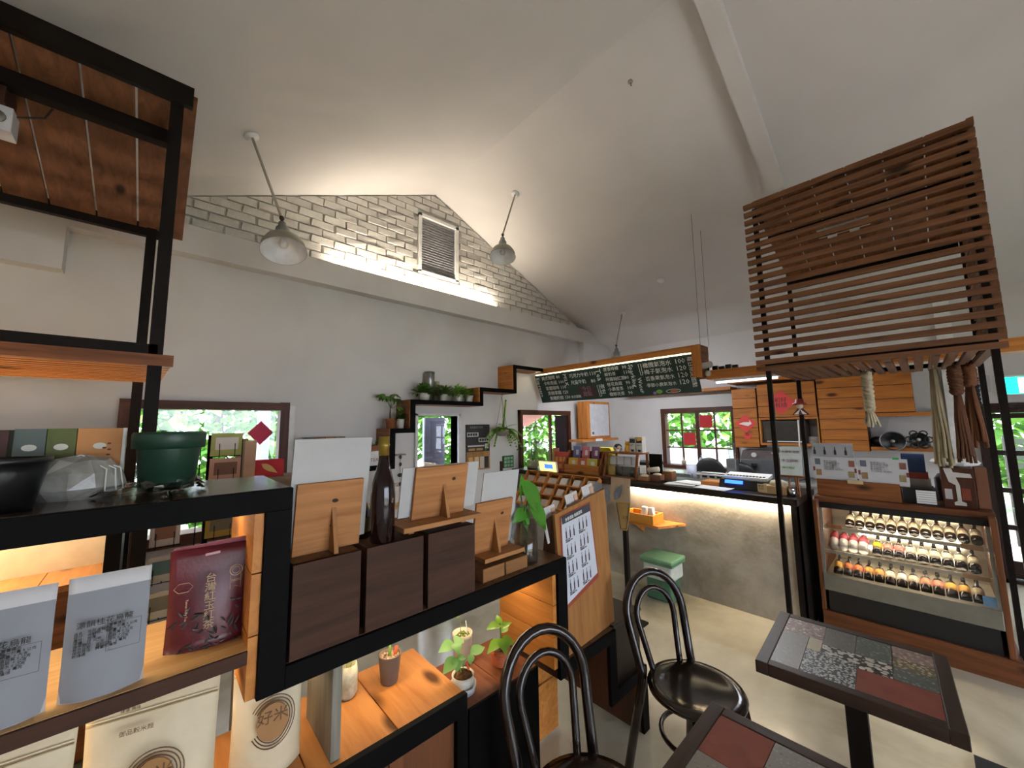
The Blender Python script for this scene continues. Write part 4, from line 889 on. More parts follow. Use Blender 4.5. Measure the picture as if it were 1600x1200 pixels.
lamp('enamel pendant lamp on the right slope beside the louvred vent', 3.03, 3.14, 4.46, 2.815, 3.86, (-.16, -.16, -1))
lamp('enamel pendant lamp half hidden behind the chalkboard box', 5.437, 3.17, 3.43, 5.215, 2.87, (0, 0, -1))
t = thing('smoke_detector', 'small round smoke detector on the right ceiling slope', 'smoke detector', (4.988, 2.285, 3.60)); n_ = Vector((-.394, 0, -.919))
build('housing', MB().lathe([(.05, 0), (.05, .02), (.035, .035), (0, .037)], 20, (4.988, 2.285, 3.622), basis(n_)), WHITE, t, True)
t = thing('ceiling_stub', 'small brown capped cable outlet near the ridge', 'outlet', (2.79, 1.445, 4.54)); build('plate', MB().lathe([(.022, 0), (.018, .008), (0, .009)], 14, (2.79, 1.445, 4.566), basis(n_)), M('#a39683', .7), t); build('wire', MB().tube([(2.79, 1.445, 4.556), (2.80, 1.44, 4.53), (2.785, 1.445, 4.53)], .003, 5), M('#5b4c3d', .7), t)
# ================================================================== counter
ct = thing('service_counter', 'board-marked concrete service counter with a dark wooden top', 'counter', (4.1, 2.4, 0))
build('concrete_front', B(3.85, 3.95, .745, 4.0, 0, .965), CONC, ct); build('end_panel', B(3.83, 4.40, .735, .75, 0, .965), STEELM, ct)
build('end_panel', B(3.83, 3.845, .735, .79, 0, .965), STEELM, ct)
build('worktop', B(3.79, 4.50, .735, 4.09, .965, 1.02), BLACKW_Y, ct, bev=.003); build('carcass', B(3.95, 4.42, .76, 4.08, 0, .96), DARKW_Y, ct)
o = build('light_strip', B(3.822, 3.834, .80, 2.25, .957, .965), emit('#ffe2ad', 8), None); tag(o, 'warm light strip under the front edge of the service counter', 'light strip')
area('counter_strip_lamp', (3.828, 1.52, .955), (0, math.radians(-8), 0), .012, 1.45, 4.5, WARM2)
# bracket shelf with yellow box on the counter front
t = thing('bracket_shelf', 'small wooden shelf fixed to the counter front', 'shelf', (3.7, 2.0, .60))
build('board', MB().prism([(3.56, 1.80, .64), (3.85, 1.66, .64), (3.85, 2.22, .64), (3.56, 2.22, .64)], (0, 0, .022)), PINE_Y, t); build('bracket', MB().prism([(3.85, 2.1, .64), (3.85, 2.1, .5), (3.62, 2.1, .64)], (0, .02, 0)), PINE_Z, t)
t = thing('yellow_box', 'yellow wooden tray box on the bracket shelf', 'box', (3.68, 2.02, .662))
build('box', MB().box(3.58, 3.60, 1.86, 2.2, .662, .745).box(3.78, 3.80, 1.86, 2.2, .662, .745).box(3.6, 3.78, 1.86, 1.88, .662, .745).box(3.6, 3.78, 2.18, 2.2, .662, .745).box(3.6, 3.78, 1.88, 2.18, .662, .67), M('#c8872a', .6), t)
for k, (y, lab) in enumerate(((2.0, 'white tag block in the yellow tray box, left one'), (1.92, 'white tag block in the yellow tray box, right one'))):
    tag(build('tag_block', MB().obox((3.68, y, .755), (.05, .05, .10), rot('X', 10 * (1 - 2 * k))), PAPER, None, bev=.006), lab, 'tag')
# slanted card tray on the counter front
top = (3.79, .995); bot = (3.52, .63)                     # (x, z) of the slope
tr = thing('card_tray', 'slanted wooden compartment tray full of small cards on the counter front', 'tray', (3.66, 3.15, .60))
dx, dz = bot[0] - top[0], bot[1] - top[1]; ln = math.hypot(dx, dz); sd = Vector((dx / ln, 0, dz / ln)); nn = Vector((-sd.z, 0, sd.x)); nn = nn if nn.x < 0 else -nn
ya, yb = 3.72, 2.57; o3 = Vector((top[0], 0, top[1]))
def slab(y0, y1, s0, s1, n0, n1):
    ps = [o3 + sd * s + nn * q for s, q in ((s0, n0), (s1, n0), (s1, n1), (s0, n1))]
    return MB().prism([Vector((p.x, y0, p.z)) for p in ps], (0, y1 - y0, 0))
build('back_board', slab(yb, ya, 0, ln, -.012, 0), CED_Y, tr)
for k in range(7): y = yb + (ya - yb) * k / 6; build('divider', slab(y - .006, y + .006, 0, ln, 0, .065), PINE_Z, tr)
for k in range(4): s = ln * k / 3; build('ledge', slab(yb, ya, s - .006, s + .006, 0, .065), PINE_Y, tr)
build('bracket', MB().box(3.72, 3.845, 2.65, 2.67, .60, .9).box(3.72, 3.845, 3.60, 3.62, .60, .9), DARKW_Z, tr)
cardc = ['#d3c3b2', '#d8cfc4', '#cdb9a4', '#c3bda6', '#ddd3c8', '#c9ab96']
rows_ = ('top', 'middle', 'bottom'); cn_ = ('first', 'second', 'third', 'fourth', 'fifth', 'sixth'); R_ = random.Random(17)
for r_ in range(3):
    for k in range(6):
        y = ya - (ya - yb) * (k + .5) / 6; s1 = ln * (r_ + 1) / 3 - .008
        t = thing('card_stack', 'stack of small cards in the tray, %s row, %s compartment from the left' % (rows_[r_], cn_[k]), 'cards', (3.65, y, .7), 'card stacks in the counter tray')
        nC = 3 if k in (0, 1, 2) else 5
        for q in range(nC):
            wy = .15 if nC == 3 else .10; hgt = .085 + .015 * R_.random(); s0 = s1 - hgt; off = .004 + q * .010; yy = y + R_.uniform(-.012, .012)
            build('card', slab(yy - wy / 2, yy + wy / 2, s0, s1, off, off + .006), M(R_.choice(cardc), .75), t)
# counter-top things --------------------------------------------------
Z = 1.021
t = thing('small_screen', 'small lit screen with a yellow and blue picture on the counter', 'screen', (3.9, 3.5, Z))
build('housing', MB().obox((3.88, 3.47, 1.085), (.02, .32, .15), rot('Y', -10)), WHITE, t); build('display', MB().obox((3.868, 3.47, 1.087), (.004, .29, .125), rot('Y', -10)), emit('#e9e27a', 1.0), t)
build('picture', MB().obox((3.865, 3.45, 1.09), (.003, .15, .06), rot('Y', -10)), emit('#3f6fc0', .9), t); build('foot', B(3.86, 3.94, 3.4, 3.54, Z, 1.03), WHITE, t)
t = thing('card_display', 'two-tier wooden stand holding six coloured cards on the counter', 'display stand', (4.05, 2.98, Z))
build('lower_front', B(3.95, 3.965, 2.72, 3.25, Z, 1.13), PINE_Y, t); build('upper_front', B(4.03, 4.045, 2.72, 3.25, 1.13, 1.21), PINE_Y, t); build('back_board', B(4.10, 4.115, 2.70, 3.27, Z, 1.30), CED_Y, t)
build('side', MB().prism([(3.95, 2.70, Z), (4.115, 2.70, Z), (4.115, 2.70, 1.30), (4.06, 2.70, 1.30), (3.95, 2.70, 1.12)], (0, .016, 0)), CED_Z, t); build('side', MB().prism([(3.95, 3.255, Z), (4.115, 3.255, Z), (4.115, 3.255, 1.30), (4.06, 3.255, 1.30), (3.95, 3.255, 1.12)], (0, .016, 0)), CED_Z, t)
for k, (col, x, z, lab) in enumerate((('#6f74a8', 4.06, 1.20, 'blue-violet card'), ('#d77a84', 4.06, 1.20, 'pink card'), ('#8a5f86', 4.06, 1.20, 'purple card'), ('#d8ac3a', 3.975, 1.10, 'mustard yellow card'), ('#d8704a', 3.975, 1.10, 'orange card'), ('#c5bd4a', 3.975, 1.10, 'lime yellow card'))):
    j = k % 3; y = (3.13, 2.985, 2.835)[j]
    t = thing('picture_card', '%s in the %s row of the counter card stand' % (lab, 'upper' if k < 3 else 'lower'), 'card', (x, y, z), 'coloured cards in the counter stand')
    w_, h = (.115, .16) if k < 3 else (.15, .115)
    build('card', MB().obox((x + .012, y, z + h / 2), (.004, w_, h), rot('Y', 8)), M(col, .7), t); build('drawing', MB().obox((x + .008, y - .012, z + h * .5), (.003, w_ * .35, h * .4), rot('Y', 8)), M('#d8d3cc', .7), t)
t = thing('red_blind_pack', 'red boxed sheet with small yellow bags left of the coloured cards', 'package', (4.02, 3.38, Z))
build('sheet', MB().obox((4.02, 3.36, 1.15), (.02, .22, .26), rot('Y', 6)), M('#c0473a', .6), t)
for i in range(3):
    for j in range(2): build('yellow_bag', MB().obox((4.005 + .01 * j, 3.29 + i * .07, 1.09 + j * .09), (.006, .05, .06), rot('Y', 6)), M('#d0973a', .6), t)
tag(build('orange_bag', MB().obox((4.10, 3.52, 1.17), (.02, .10, .30), rot('Y', 4)), M('#c98a62', .6), None), 'plain orange-brown bag standing behind the red boxed sheet', 'bag')
# glazed wooden case
t = thing('glazed_case', 'wooden counter case with a glass front and packets inside', 'display case', (4.1, 2.43, Z))
for y in (2.22, 2.625): build('frame_post', MB().prism([(3.93, y, Z), (3.96, y, Z), (4.03, y, 1.29), (4.0, y, 1.29)], (0, .022, 0)), CED_Z, t); build('rear_post', B(4.22, 4.245, y, y + .022, Z, 1.29), CED_Z, t)
build('top', B(4.0, 4.25, 2.21, 2.66, 1.29, 1.308), CED_Y, t); build('base', B(3.92, 4.25, 2.21, 2.66, Z, 1.035), CED_Y, t); build('shelf', B(3.98, 4.22, 2.24, 2.63, 1.15, 1.158), VASEG, t)
build('glass', MB().prism([(3.945, 2.24, 1.04), (4.012, 2.24, 1.285), (4.014, 2.24, 1.285), (3.947, 2.24, 1.04)], (0, .39, 0)), GLASS, t); build('side_rail', B(4.24, 4.26, 2.06, 2.21, 1.03, 1.29), STEELM, t)
for k in range(4): tag(build('drip_bag', MB().obox((4.08, 2.58 - k * .095, 1.208), (.03, .085, .10), rot('Y', 5)), PAPER, None, bev=.004), 'cream packet on the upper shelf of the glazed case, %s from the left' % cn_[k], 'packet', 'packets in the glazed case')
for k, col in enumerate(('#d8c06a', '#5b5a50', '#66645a', '#55554f')): tag(build('tin', MB().obox((4.05, 2.58 - k * .098, 1.09), (.06, .088, .108)), M(col, .5), None, bev=.006), '%s packet on the bottom of the glazed case, %s from the left' % ('yellow' if k == 0 else 'grey', cn_[k]), 'packet', 'packets in the glazed case')
def cat(t, x, y, z, s, mat):
    build('body', MB().lathe([(.0, z), (.045 * s, z), (.05 * s, z + .03 * s), (.038 * s, z + .085 * s), (.028 * s, z + .10 * s)], 16, (x, y, 0)), mat, t, True); build('head', MB().ball((x, y, z + .125 * s), (.036 * s, .042 * s, .036 * s)), mat, t, True)
    for q in (-1, 1): build('ear', MB().cyl((x, y + q * .026 * s, z + .145 * s), (x, y + q * .03 * s, z + .18 * s), .013 * s, .001, 8), mat, t, True); build('paw', MB().ball((x - .04 * s, y + q * .02 * s, z + .015 * s), .016 * s), mat, t, True)
t = thing('cat_figurine', 'yellow cat figurine on top of the glazed case', 'figurine', (4.1, 2.40, 1.309)); cat(t, 4.1, 2.40, 1.309, .78, M('#d9a02a', .4))
t = thing('cow_figurine', 'small black and white plump figurine beside the yellow cat', 'figurine', (4.12, 2.55, 1.309)); build('body', MB().ball((4.12, 2.545, 1.355), (.045, .06, .046)), M('#d9d6d0', .5), t, True); build('patch', MB().ball((4.10, 2.53, 1.375), (.03, .05, .03)), BLACKP, t, True); build('head', MB().ball((4.08, 2.50, 1.36), .025), M('#d9d6d0', .5), t, True)
t = thing('egg_figurine', 'round orange and white figurine at the front of the glazed case top', 'figurine', (4.03, 2.49, 1.309)); build('body', MB().ball((4.03, 2.49, 1.332), .022), PAPER, t, True); build('cap', MB().ball((4.03, 2.49, 1.347), (.019, .019, .012)), M('#d0662f', .5), t, True)
tag(build('yellow_lidded_box', MB().prism([(4.2, 2.68, 1.02), (4.2, 2.98, 1.02), (4.2, 2.98, 1.30), (4.2, 2.93, 1.34), (4.2, 2.72, 1.34), (4.2, 2.68, 1.30)], (.15, 0, 0)), M('#d8c637', .5), None), 'yellow box behind the coloured cards', 'box')
for k, y in enumerate((2.32, 2.235)):
    t = thing('carton', 'tall black and white drink carton on the glazed case, %s one' % ('left' if k == 0 else 'right'), 'carton', (4.12, y, 1.309), 'cartons on the glazed case')
    build('box', B(4.07, 4.16, y - .038, y + .038, 1.309, 1.49), M('#c9c4b8', .6), t, bev=.002); build('black_panel', B(4.068, 4.07, y - .034, y + .034, 1.42, 1.47), M('#2b2927', .6), t); build('black_cup', MB().prism([(4.068, y - .02, 1.345), (4.068, y + .02, 1.345), (4.068, y + .014, 1.32), (4.068, y - .014, 1.32)], (-.002, 0, 0)), BLACKP, t)
    text('lettering', 'LBT' if k == 0 else 'VLM', .028, (4.067, y + .028, 1.385), (0, -1, 0), (0, 0, 1), INK, t)
tag(build('price_sticker', MB().obox((4.064, 2.225, 1.465), (.003, .07, .035), rot('X', -12)), M('#d9a550', .6), None), 'tan sticker on the right drink carton', 'sticker')
# pothos and cup by the corner
t = thing('counter_pothos', 'pothos in a cream pot on the counter end by the corner window', 'potted plant', (4.02, 3.88, Z))
build('pot', MB().lathe([(.075, Z), (.09, 1.14), (.083, 1.14), (0, 1.12)], 20, (4.0, 3.88, 0)), M('#c9bda6', .5), t, True); R_ = random.Random(14)
for k in range(20):
    a = R_.uniform(0, 2 * PI); rr = R_.uniform(.05, .22); p = Vector((4.0 + rr * math.cos(a) * 1.1, 3.86 + .12 * math.sin(a), 1.16 + R_.uniform(-.06, .24)))
    build('stalk', MB().tube([(4.0, 3.88, 1.12), (4.0 + rr * .5 * math.cos(a), 3.87, p.z + .05), p], .003, 4), M('#5a7a34', .6), t); build('leaf', MB().leaf(p, (math.cos(a), -.5, -.7), (0, -1, .3), .13, .075, .4, .2, 5), LG4, t, True)
for q in range(3): build('leaf', MB().leaf((4.24 + .02 * q, 3.84, 1.26 - q * .06), (.3, -.2, -1), (0, -1, .3), .15, .07, .2, .2, 5), LG2, t, True)
t = thing('wooden_bowl_set', 'small wooden boxes of sweets on the counter right of the glazed case', 'boxes', (3.98, 2.05, Z))
for k, (y, x, h, col) in enumerate(((2.12, 3.9, .05, '#8a5a34'), (2.0, 3.95, .07, '#6b4327'), (1.93, 4.08, .10, '#7d4d2c'))): build('box', MB().box(x, x + .10, y - .055, y + .055, Z, Z + h), M(col, .6), t, bev=.003); build('filling', MB().ball((x + .05, y, Z + h), (.04, .045, .02)), M('#d0c5a8', .7), t)
build('cream_roll', MB().cyl((4.0, 2.10, 1.13), (4.0, 1.98, 1.15), .028, n=14), M('#c6b9a2', .7), t, True)
tag(build('dark_plate', MB().lathe([(.05, Z), (.13, Z + .02), (.125, Z + .022), (0, Z + .008)], 24, (4.08, 1.96, 0)), BLACKP, None, True), 'dark round plate beneath the sweets boxes', 'plate')
for k, (x, y, rz, lab) in enumerate(((3.98, 1.74, 8, 'white menu sheet on the counter nearer the sweets boxes'), (3.90, 1.40, -6, 'white menu sheet on the counter nearer the cash register'), (4.08, 1.67, -14, 'second white sheet lying across the menu sheets'))):
    tag(build('menu_sheet', MB().obox((x, y, Z + .003 + .004 * k), (.21, .29, .003), rot('Z', rz)), PAPER, None), lab, 'paper', 'menu sheets on the counter')
t = thing('white_basket', 'white plastic basket on the work table behind the counter', 'basket', (4.75, 1.62, .95)); build('rim', MB().tube([(4.65, 1.45, 1.05), (4.85, 1.45, 1.05), (4.85, 1.85, 1.05), (4.65, 1.85, 1.05)], .010, 6, True), WHITE, t, True)
for y in (1.47, 1.55, 1.63, 1.71, 1.79): build('rib', B(4.655, 4.665, y, y + .02, .955, 1.05), WHITE, t)
build('base', B(4.65, 4.85, 1.45, 1.85, .95, .96), WHITE, t)
tag(build('work_table', MB().box(4.55, 5.15, .8, 3.2, .90, .95).box(4.6, 5.1, .85, 3.15, 0, .90), M('#8a8782', .4, .5), None), 'steel work table behind the service counter', 'table')
t = thing('cash_register', 'black cash register with a lit blue display on the counter', 'cash register', (4.12, 1.20, Z))
build('body', MB().prism([(3.98, 1.02, Z), (4.28, 1.02, Z), (4.28, 1.02, 1.11), (4.02, 1.02, 1.11)], (0, .36, 0)), BLACKP, t, bev=.006); build('display', MB().obox((3.994, 1.25, 1.088), (.006, .15, .03), rot('Y', 24)), emit('#2a5cff', 2.2), t)
build('keyboard', MB().obox((4.14, 1.17, 1.13), (.2, .36, .03), rot('Y', -6)), WHITEG, t, bev=.004)
mb = MB()
for i in range(12): mb.obox((4.07, 1.02 + i * .027, 1.14), (.02, .018, .012), rot('Y', -6))
build('keys', mb, M('#6f6a66', .6), t)['kind'] = 'stuff'
tag(build('wood_tray', B(4.02, 4.2, 1.36, 1.56, Z, 1.065), PINE_Y, None, bev=.003), 'flat wooden tray left of the cash register', 'tray')
t = thing('kraft_box', 'open kraft paper box with a folded cloth beside the register', 'box', (4.0, .93, Z)); build('box', B(3.93, 4.1, .83, 1.03, Z, 1.09), M('#b08c5c', .7), t, bev=.003); build('cloth', MB().ball((4.02, .90, 1.10), (.07, .07, .04)), M('#cbbf9f', .8), t, True); build('label', B(3.926, 3.93, .97, 1.04, 1.03, 1.10), M('#c9aa76', .7), t); text('lettering', '歡迎\n自取', .022, (3.9255, 1.035, 1.075), (0, -1, 0), (0, 0, 1), INK, t)
t = thing('easel_sign', 'white handwritten menu board on a small wooden easel', 'sign', (4.02, .78, Z)); lean = rot('Y', 10)
build('board', MB().obox((3.985, .79, 1.31), (.008, .155, .245), lean), M('#cfd6cf', .5), t)
for y in (.74, .82): build('leg', MB().tube([(3.95, y, Z), (4.0, .78 + (y - .78) * .4, 1.30)], .008, 6), CED_Z, t)
build('leg', MB().tube([(4.08, .78, Z), (4.01, .78, 1.30)], .008, 6), CED_Z, t); build('ledge', B(3.945, 3.985, .70, .87, 1.175, 1.188), CED_Y, t)
PUR = M('#8a5a8c', .7); text('lettering', '水果氣泡飲', .026, (3.987, .855, 1.375), (0, -1, 0), (.17, 0, 1), PUR, t); text('lettering', '手工餅乾', .030, (3.974, .855, 1.30), (0, -1, 0), (.17, 0, 1), PUR, t); text('lettering', '每日現做', .022, (3.964, .85, 1.245), (0, -1, 0), (.17, 0, 1), M('#6aa05a', .7), t)
tag(build('steel_cup', MB().lathe([(.02, Z), (.026, Z + .055), (.023, Z + .055), (0, Z + .01)], 14, (3.94, .79, 0)), M('#b9bcc4', .2, .8), None, True), 'small steel cup at the foot of the easel sign', 'cup')
# ------------------------------------------------------------------ chalkboard light box
t = thing('chalkboard_menu', 'hanging wooden light box with a slanted green chalkboard menu', 'menu board', (4.33, 2.7, 1.98))
build('top_rail', B(4.21, 4.235, 1.58, 3.86, 2.41, 2.485), PINE_Y, t); build('roof_board', B(4.235, 4.46, 1.58, 3.86, 2.46, 2.485), PINE_Y, t)
for k in range(2): build('end_board', B(4.21, 4.46, 1.555, 1.58, 2.13 + k * .178, 2.305 + k * .18), CED_X, t)
build('end_stile', B(4.205, 4.235, 1.55, 1.64, 2.13, 2.485), PINE_Z, t); build('back_board', B(4.44, 4.46, 1.58, 3.86, 2.13, 2.46), CED_Y, t)
CH = mottled('chalkboard', [(.3, '#173029'), (.7, '#223f37')], 3, 5, .7, .05, .002)
bt, bb = Vector((4.235, 0, 2.395)), Vector((4.40, 0, 1.985)); cu_ = (bb - bt); cn = Vector((cu_.z, 0, -cu_.x)).normalized(); cn = cn if cn.x < 0 else -cn
yl, yr = 4.02, 1.63
def cq(u, v, off=.0): p = bt + cu_ * v + cn * off; return Vector((p.x, yl + (yr - yl) * u, p.z))
SLT = build('slate', MB().prism([cq(0, 0), cq(1, 0), cq(1, 1), cq(0, 1)], -cn * .012), CH, t)
wt = M('#f2f5f2', .8, var=.02); UPV = -cu_
def ch(s, u, v, size, mat=None): text('lettering', s, size, cq(u, v, .002), (0, -1, 0), UPV, mat or wt, SLT)
def cv(s, u, v, size, mat=None): text('lettering', s, size, cq(u, v, .002), cu_, (0, -1, 0), mat or wt, SLT)
BLU = M('#5a8fc0', .8)
cv('Espresso', .006, .08, .088)
for k, (a, b) in enumerate((('美式咖啡', '80'), ('卡布奇諾', '100'), ('拿鐵咖啡', '110'), ('黑糖拿鐵', '120'), ('焦糖奶咖', '130'))): ch(a, .052 + .006 * k, .19 + .18 * k, .066); ch(b, .172 + .006 * k, .19 + .18 * k, .070)
cv('MILK', .228, .06, .085)
for k, (a, b) in enumerate((('巧克力牛奶', '110'), ('兒童牛奶', '80'))): ch(a, .272, .22 + .22 * k, .066); ch(b, .415, .22 + .24 * k, .075)
build('brown_patch', MB().prism([cq(.315, .54, .001), cq(.425, .52, .001), cq(.44, .90, .001), cq(.32, .92, .001)], cn * .0006), M('#4a2f35', .8), SLT); ch('今日\n甜點', .34, .69, .075, M('#a07880', .8)); ch('本日蛋糕', .245, .90, .045)
cv('Tea', .462, .05, .11); cv('茶包', .468, .52, .075)
for k, a in enumerate(('蔗香檸檬', '鮮奶茶', '阿薩姆紅茶', '桂花烏龍', '小農蜜茶', '龍眼花茶')): ch('·' + a, .508, .15 + .155 * k, .056); ch(('90', '110', '80', '90', '100', '90')[k], .628, .15 + .155 * k, .064)
cv('Sparkling', .668, .05, .082); cv('Water', .70, .46, .075)
for k, (a, b) in enumerate((('橄欖氣泡水', '100'), ('梅子氣泡水', '120'), ('百香果氣泡水', '120'), ('季節小農氣泡水', '120'))): ch('·' + a, .737, .20 + .185 * k, (.070, .070, .060, .052)[k]); ch(b, .905, .20 + .185 * k, .082)
cv('每日限定甜點', .968, .05, .060)
ring = lambda u, v, a, b, n=16: [cq(u + a * math.cos(i * 2 * PI / n), v + b * math.sin(i * 2 * PI / n), .0015) for i in range(n)]
build('green_fruit_drawing', MB().prism(ring(.80, .91, .016, .06), cn * .0006), M('#7fb54a', .8), SLT); build('purple_fruit_drawing', MB().prism(ring(.775, .94, .009, .04), cn * .0006), M('#8a62b0', .8), SLT)
build('plate_drawing', MB().tube(ring(.87, .92, .035, .05), .0025, 5, True), wt, SLT); build('orange_food_drawing', MB().prism(ring(.875, .92, .02, .03), cn * .0008), M('#c96a3a', .8), SLT)
for u, v0, v1 in ((.722, .08, .40), (.448, .55, .92)): build('cup_drawing', MB().tube([cq(u, v0, .002), cq(u + .014, v0, .002), cq(u + .012, v1, .002), cq(u + .002, v1, .002)], .003, 5, True), wt, SLT)
build('blue_ring_drawing', MB().tube(ring(.712, .88, .007, .04), .003, 5, True), BLU, SLT)
build('light_tube', B(4.238, 4.25, 1.66, 4.0, 2.398, 2.408), emit('#ffe9a8', 5), t)
area('board_lamp', (4.225, 2.83, 2.41), (0, math.radians(28), 0), .015, 2.3, 2.5, (1.0, .9, .65))
for x, z in ((4.215, 3.953), (4.455, 3.851)): build('suspension_wire', MB().cyl((x, 1.545, 2.48), (x, 1.545, z), .0025, n=6), M('#8a8880', .4, .6), t)
# overhead plank with spotlight
t = thing('overhead_plank', 'long wooden plank above the counter running right from the chalkboard', 'beam', (4.42, .0, 2.1)); build('plank', B(4.33, 4.50, -1.9, 1.55, 2.11, 2.205), PINE_Y, t); build('hanger', MB().cyl((4.42, -1.85, 2.2), (4.42, -1.85, 3.88), .006, n=8).cyl((4.42, 1.0, 2.2), (4.42, 1.0, 3.87), .003, n=6), STEEL, t)
t = thing('tube_fitting', 'white tube light fitting under the overhead plank', 'light', (4.42, 1.2, 2.06)); build('housing', B(4.39, 4.45, .9, 1.5, 2.085, 2.11), WHITE, t); build('tube', MB().cyl((4.42, .92, 2.075), (4.42, 1.48, 2.075), .012, n=10), emit('#e8eeff', 1.2), t)
area('plank_tube_lamp', (4.42, 1.2, 2.058), (0, 0, 0), .03, .56, 6, (.88, .93, 1.0))
t = thing('kitchen_fill_tube', 'unseen tube light added behind the chalkboard box to brighten the kitchen', 'light', (4.5, 2.75, 2.3)); build('housing', B(4.46, 4.50, 2.1, 3.4, 2.30, 2.34), WHITE, t); build('tube', MB().cyl((4.515, 2.15, 2.32), (4.515, 3.35, 2.32), .012, n=10), emit('#eef1ff', 2), t)  # hidden tube added as fill light for the kitchen side
area('kitchen_fill_lamp', (4.53, 2.75, 2.32), (0, math.radians(-40), 0), .03, 1.2, 15, (.88, .92, 1.0))
t = thing('spotlight', 'white cylindrical spotlight clipped to the end of the chalkboard box', 'spotlight', (4.28, 1.53, 2.14)); build('can', MB().cyl((4.24, 1.60, 2.245), (4.34, 1.49, 2.27), .034, n=18), M('#c9c4b8', .4), t, True); build('bore', MB().cyl((4.238, 1.602, 2.2445), (4.2405, 1.5995, 2.2452), .027, n=18), BLACKP, t); build('knuckle', MB().ball((4.31, 1.52, 2.17), .032), M('#d4cfc2', .4), t, True); build('stem', MB().cyl((4.31, 1.52, 2.17), (4.32, 1.51, 2.25), .008, n=8), STEEL, t)
t = thing('toy_train', 'row of small black toy wagons on the overhead plank', 'toy', (4.42, 1.35, 2.205))
for k in range(4): build('wagon', MB().box(4.40, 4.44, 1.26 + k * .065, 1.31 + k * .065, 2.215, 2.245 + .012 * (k % 2)), BLACKP, t); build('wheels', MB().cyl((4.395, 1.285 + k * .065, 2.216), (4.445, 1.285 + k * .065, 2.216), .011, n=10), BLACKP, t)
# ------------------------------------------------------------------ kitchen wall cabinets
KP = wood('#bd7733', '#925423', 'Y'); XF = 6.02
def boards(t, y0, y1, z0, z1, n, x=XF):
    h = (z1 - z0) / n
    for k in range(n): build('board', B(x, x + .02, y0, y1, z0 + k * h + .003, z0 + (k + 1) * h - .003), KP, t, bev=.002)
def cab(label, y0, y1, z0, z1, n):
    t = thing('wall_cabinet', label, 'cabinet', (6.2, (y0 + y1) / 2, z0), 'pine wall cabinets'); build('carcass', B(XF + .02, 6.395, y0 + .004, y1 - .004, z0, z1), DARKW_Y, t); boards(t, y0 + .004, y1 - .004, z0, z1, n); return t
cab('pine wall cabinet beside the kitchen window with two small red papers', 1.525, 1.83, 1.285, 2.11, 6)
cab('pine wall cabinet above the oven niche with the big red diamond', .875, 1.515, 1.70, 2.15, 3)
cab('tall pine wall cabinet right of the oven niche', .43, .865, 1.285, 2.17, 7)
cab('short pine wall cabinet above the plate shelf', .03, .42, 1.73, 2.19, 3)
tag(build('cornice_board', MB().box(5.98, 6.39, 0.0, 1.86, 2.19, 2.235).box(6.1, 6.39, 1.86, 3.63, 2.12, 2.165), KP, None), 'long pine board along the top of the wall cabinets', 'board')
tag(build('cabinet_shelf', B(6.05, 6.39, -.17, .42, 1.685, 1.725), KP, None), 'pine shelf board under the short cabinet', 'shelf'); tag(build('plate_shelf', B(6.02, 6.39, -.17, .42, 1.30, 1.34), KP, None), 'lower pine shelf board carrying the black pans', 'shelf')
t = thing('oven_niche', 'open pine niche between the wall cabinets', 'niche', (6.2, 1.195, 1.33)); build('bottom', B(XF, 6.39, .875, 1.515, 1.33, 1.36), KP, t); build('side', B(XF, 6.39, 1.495, 1.515, 1.36, 1.695), PINE_Z, t); build('side', B(XF, 6.39, .875, .885, 1.36, 1.695), PINE_Z, t); build('rail', B(XF, XF + .02, .885, 1.495, 1.67, 1.695), KP, t)
t = thing('toaster_oven', 'dark glass fronted oven in the niche', 'oven', (6.2, 1.25, 1.361)); build('body', B(6.06, 6.35, 1.02, 1.485, 1.361, 1.65), M('#4d4a48', .4, .4), t, bev=.006); build('glass_door', B(6.052, 6.06, 1.04, 1.465, 1.385, 1.635), M('#3a3836', .1), t); build('handle', MB().cyl((6.04, 1.06, 1.38), (6.04, 1.44, 1.38), .008, n=8), WHITE, t)
t = thing('plate_pile', 'stack of white plates beside the oven in the niche', 'plates', (6.15, .95, 1.361))
for k in range(7): build('plate', MB().lathe([(.03, 1.361 + k * .012), (.058, 1.367 + k * .012), (.06, 1.371 + k * .012), (0, 1.367 + k * .012)], 18, (6.15, .955, 0)), WHITE, t, True)
def diamond(label, y, z, s, x, txt, ts, fig=False):
    t = thing('red_diamond', label, 'paper decoration', (x, y, z - s)); pp = build('paper', MB().prism([(x, y - s, z), (x, y, z - s), (x, y + s, z), (x, y, z + s)], (-.002, 0, 0)), M('#d2413c', .65), t)
    if txt: text('lettering', txt, ts, (x - .003, y + ts * (len(txt.split('\n')[0])) * .5, z + ts * .1), (0, -1, 0), (0, 0, 1), INK, pp)
    if fig: build('white_figure', MB().prism([(x - .003, y + .085, z - .005), (x - .003, y - .03, z - .035), (x - .003, y - .075, z + .0), (x - .003, y - .045, z + .055), (x - .003, y - .05, z + .02), (x - .003, y + .03, z + .02)], (-.001, 0, 0)), M('#e6d8cf', .7), t)
    return t
diamond('big red diamond paper with brush characters on the pine cabinet', 1.245, 1.895, .165, XF - .001, '初好\n有晴', .07)
diamond('red diamond paper with a white running figure on the cabinet by the window', 1.675, 1.62, .13, XF - .001, '', .02, True)
diamond('smallest red diamond paper, below the white figure one', 1.665, 1.45, .06, XF - .001, '春', .05)
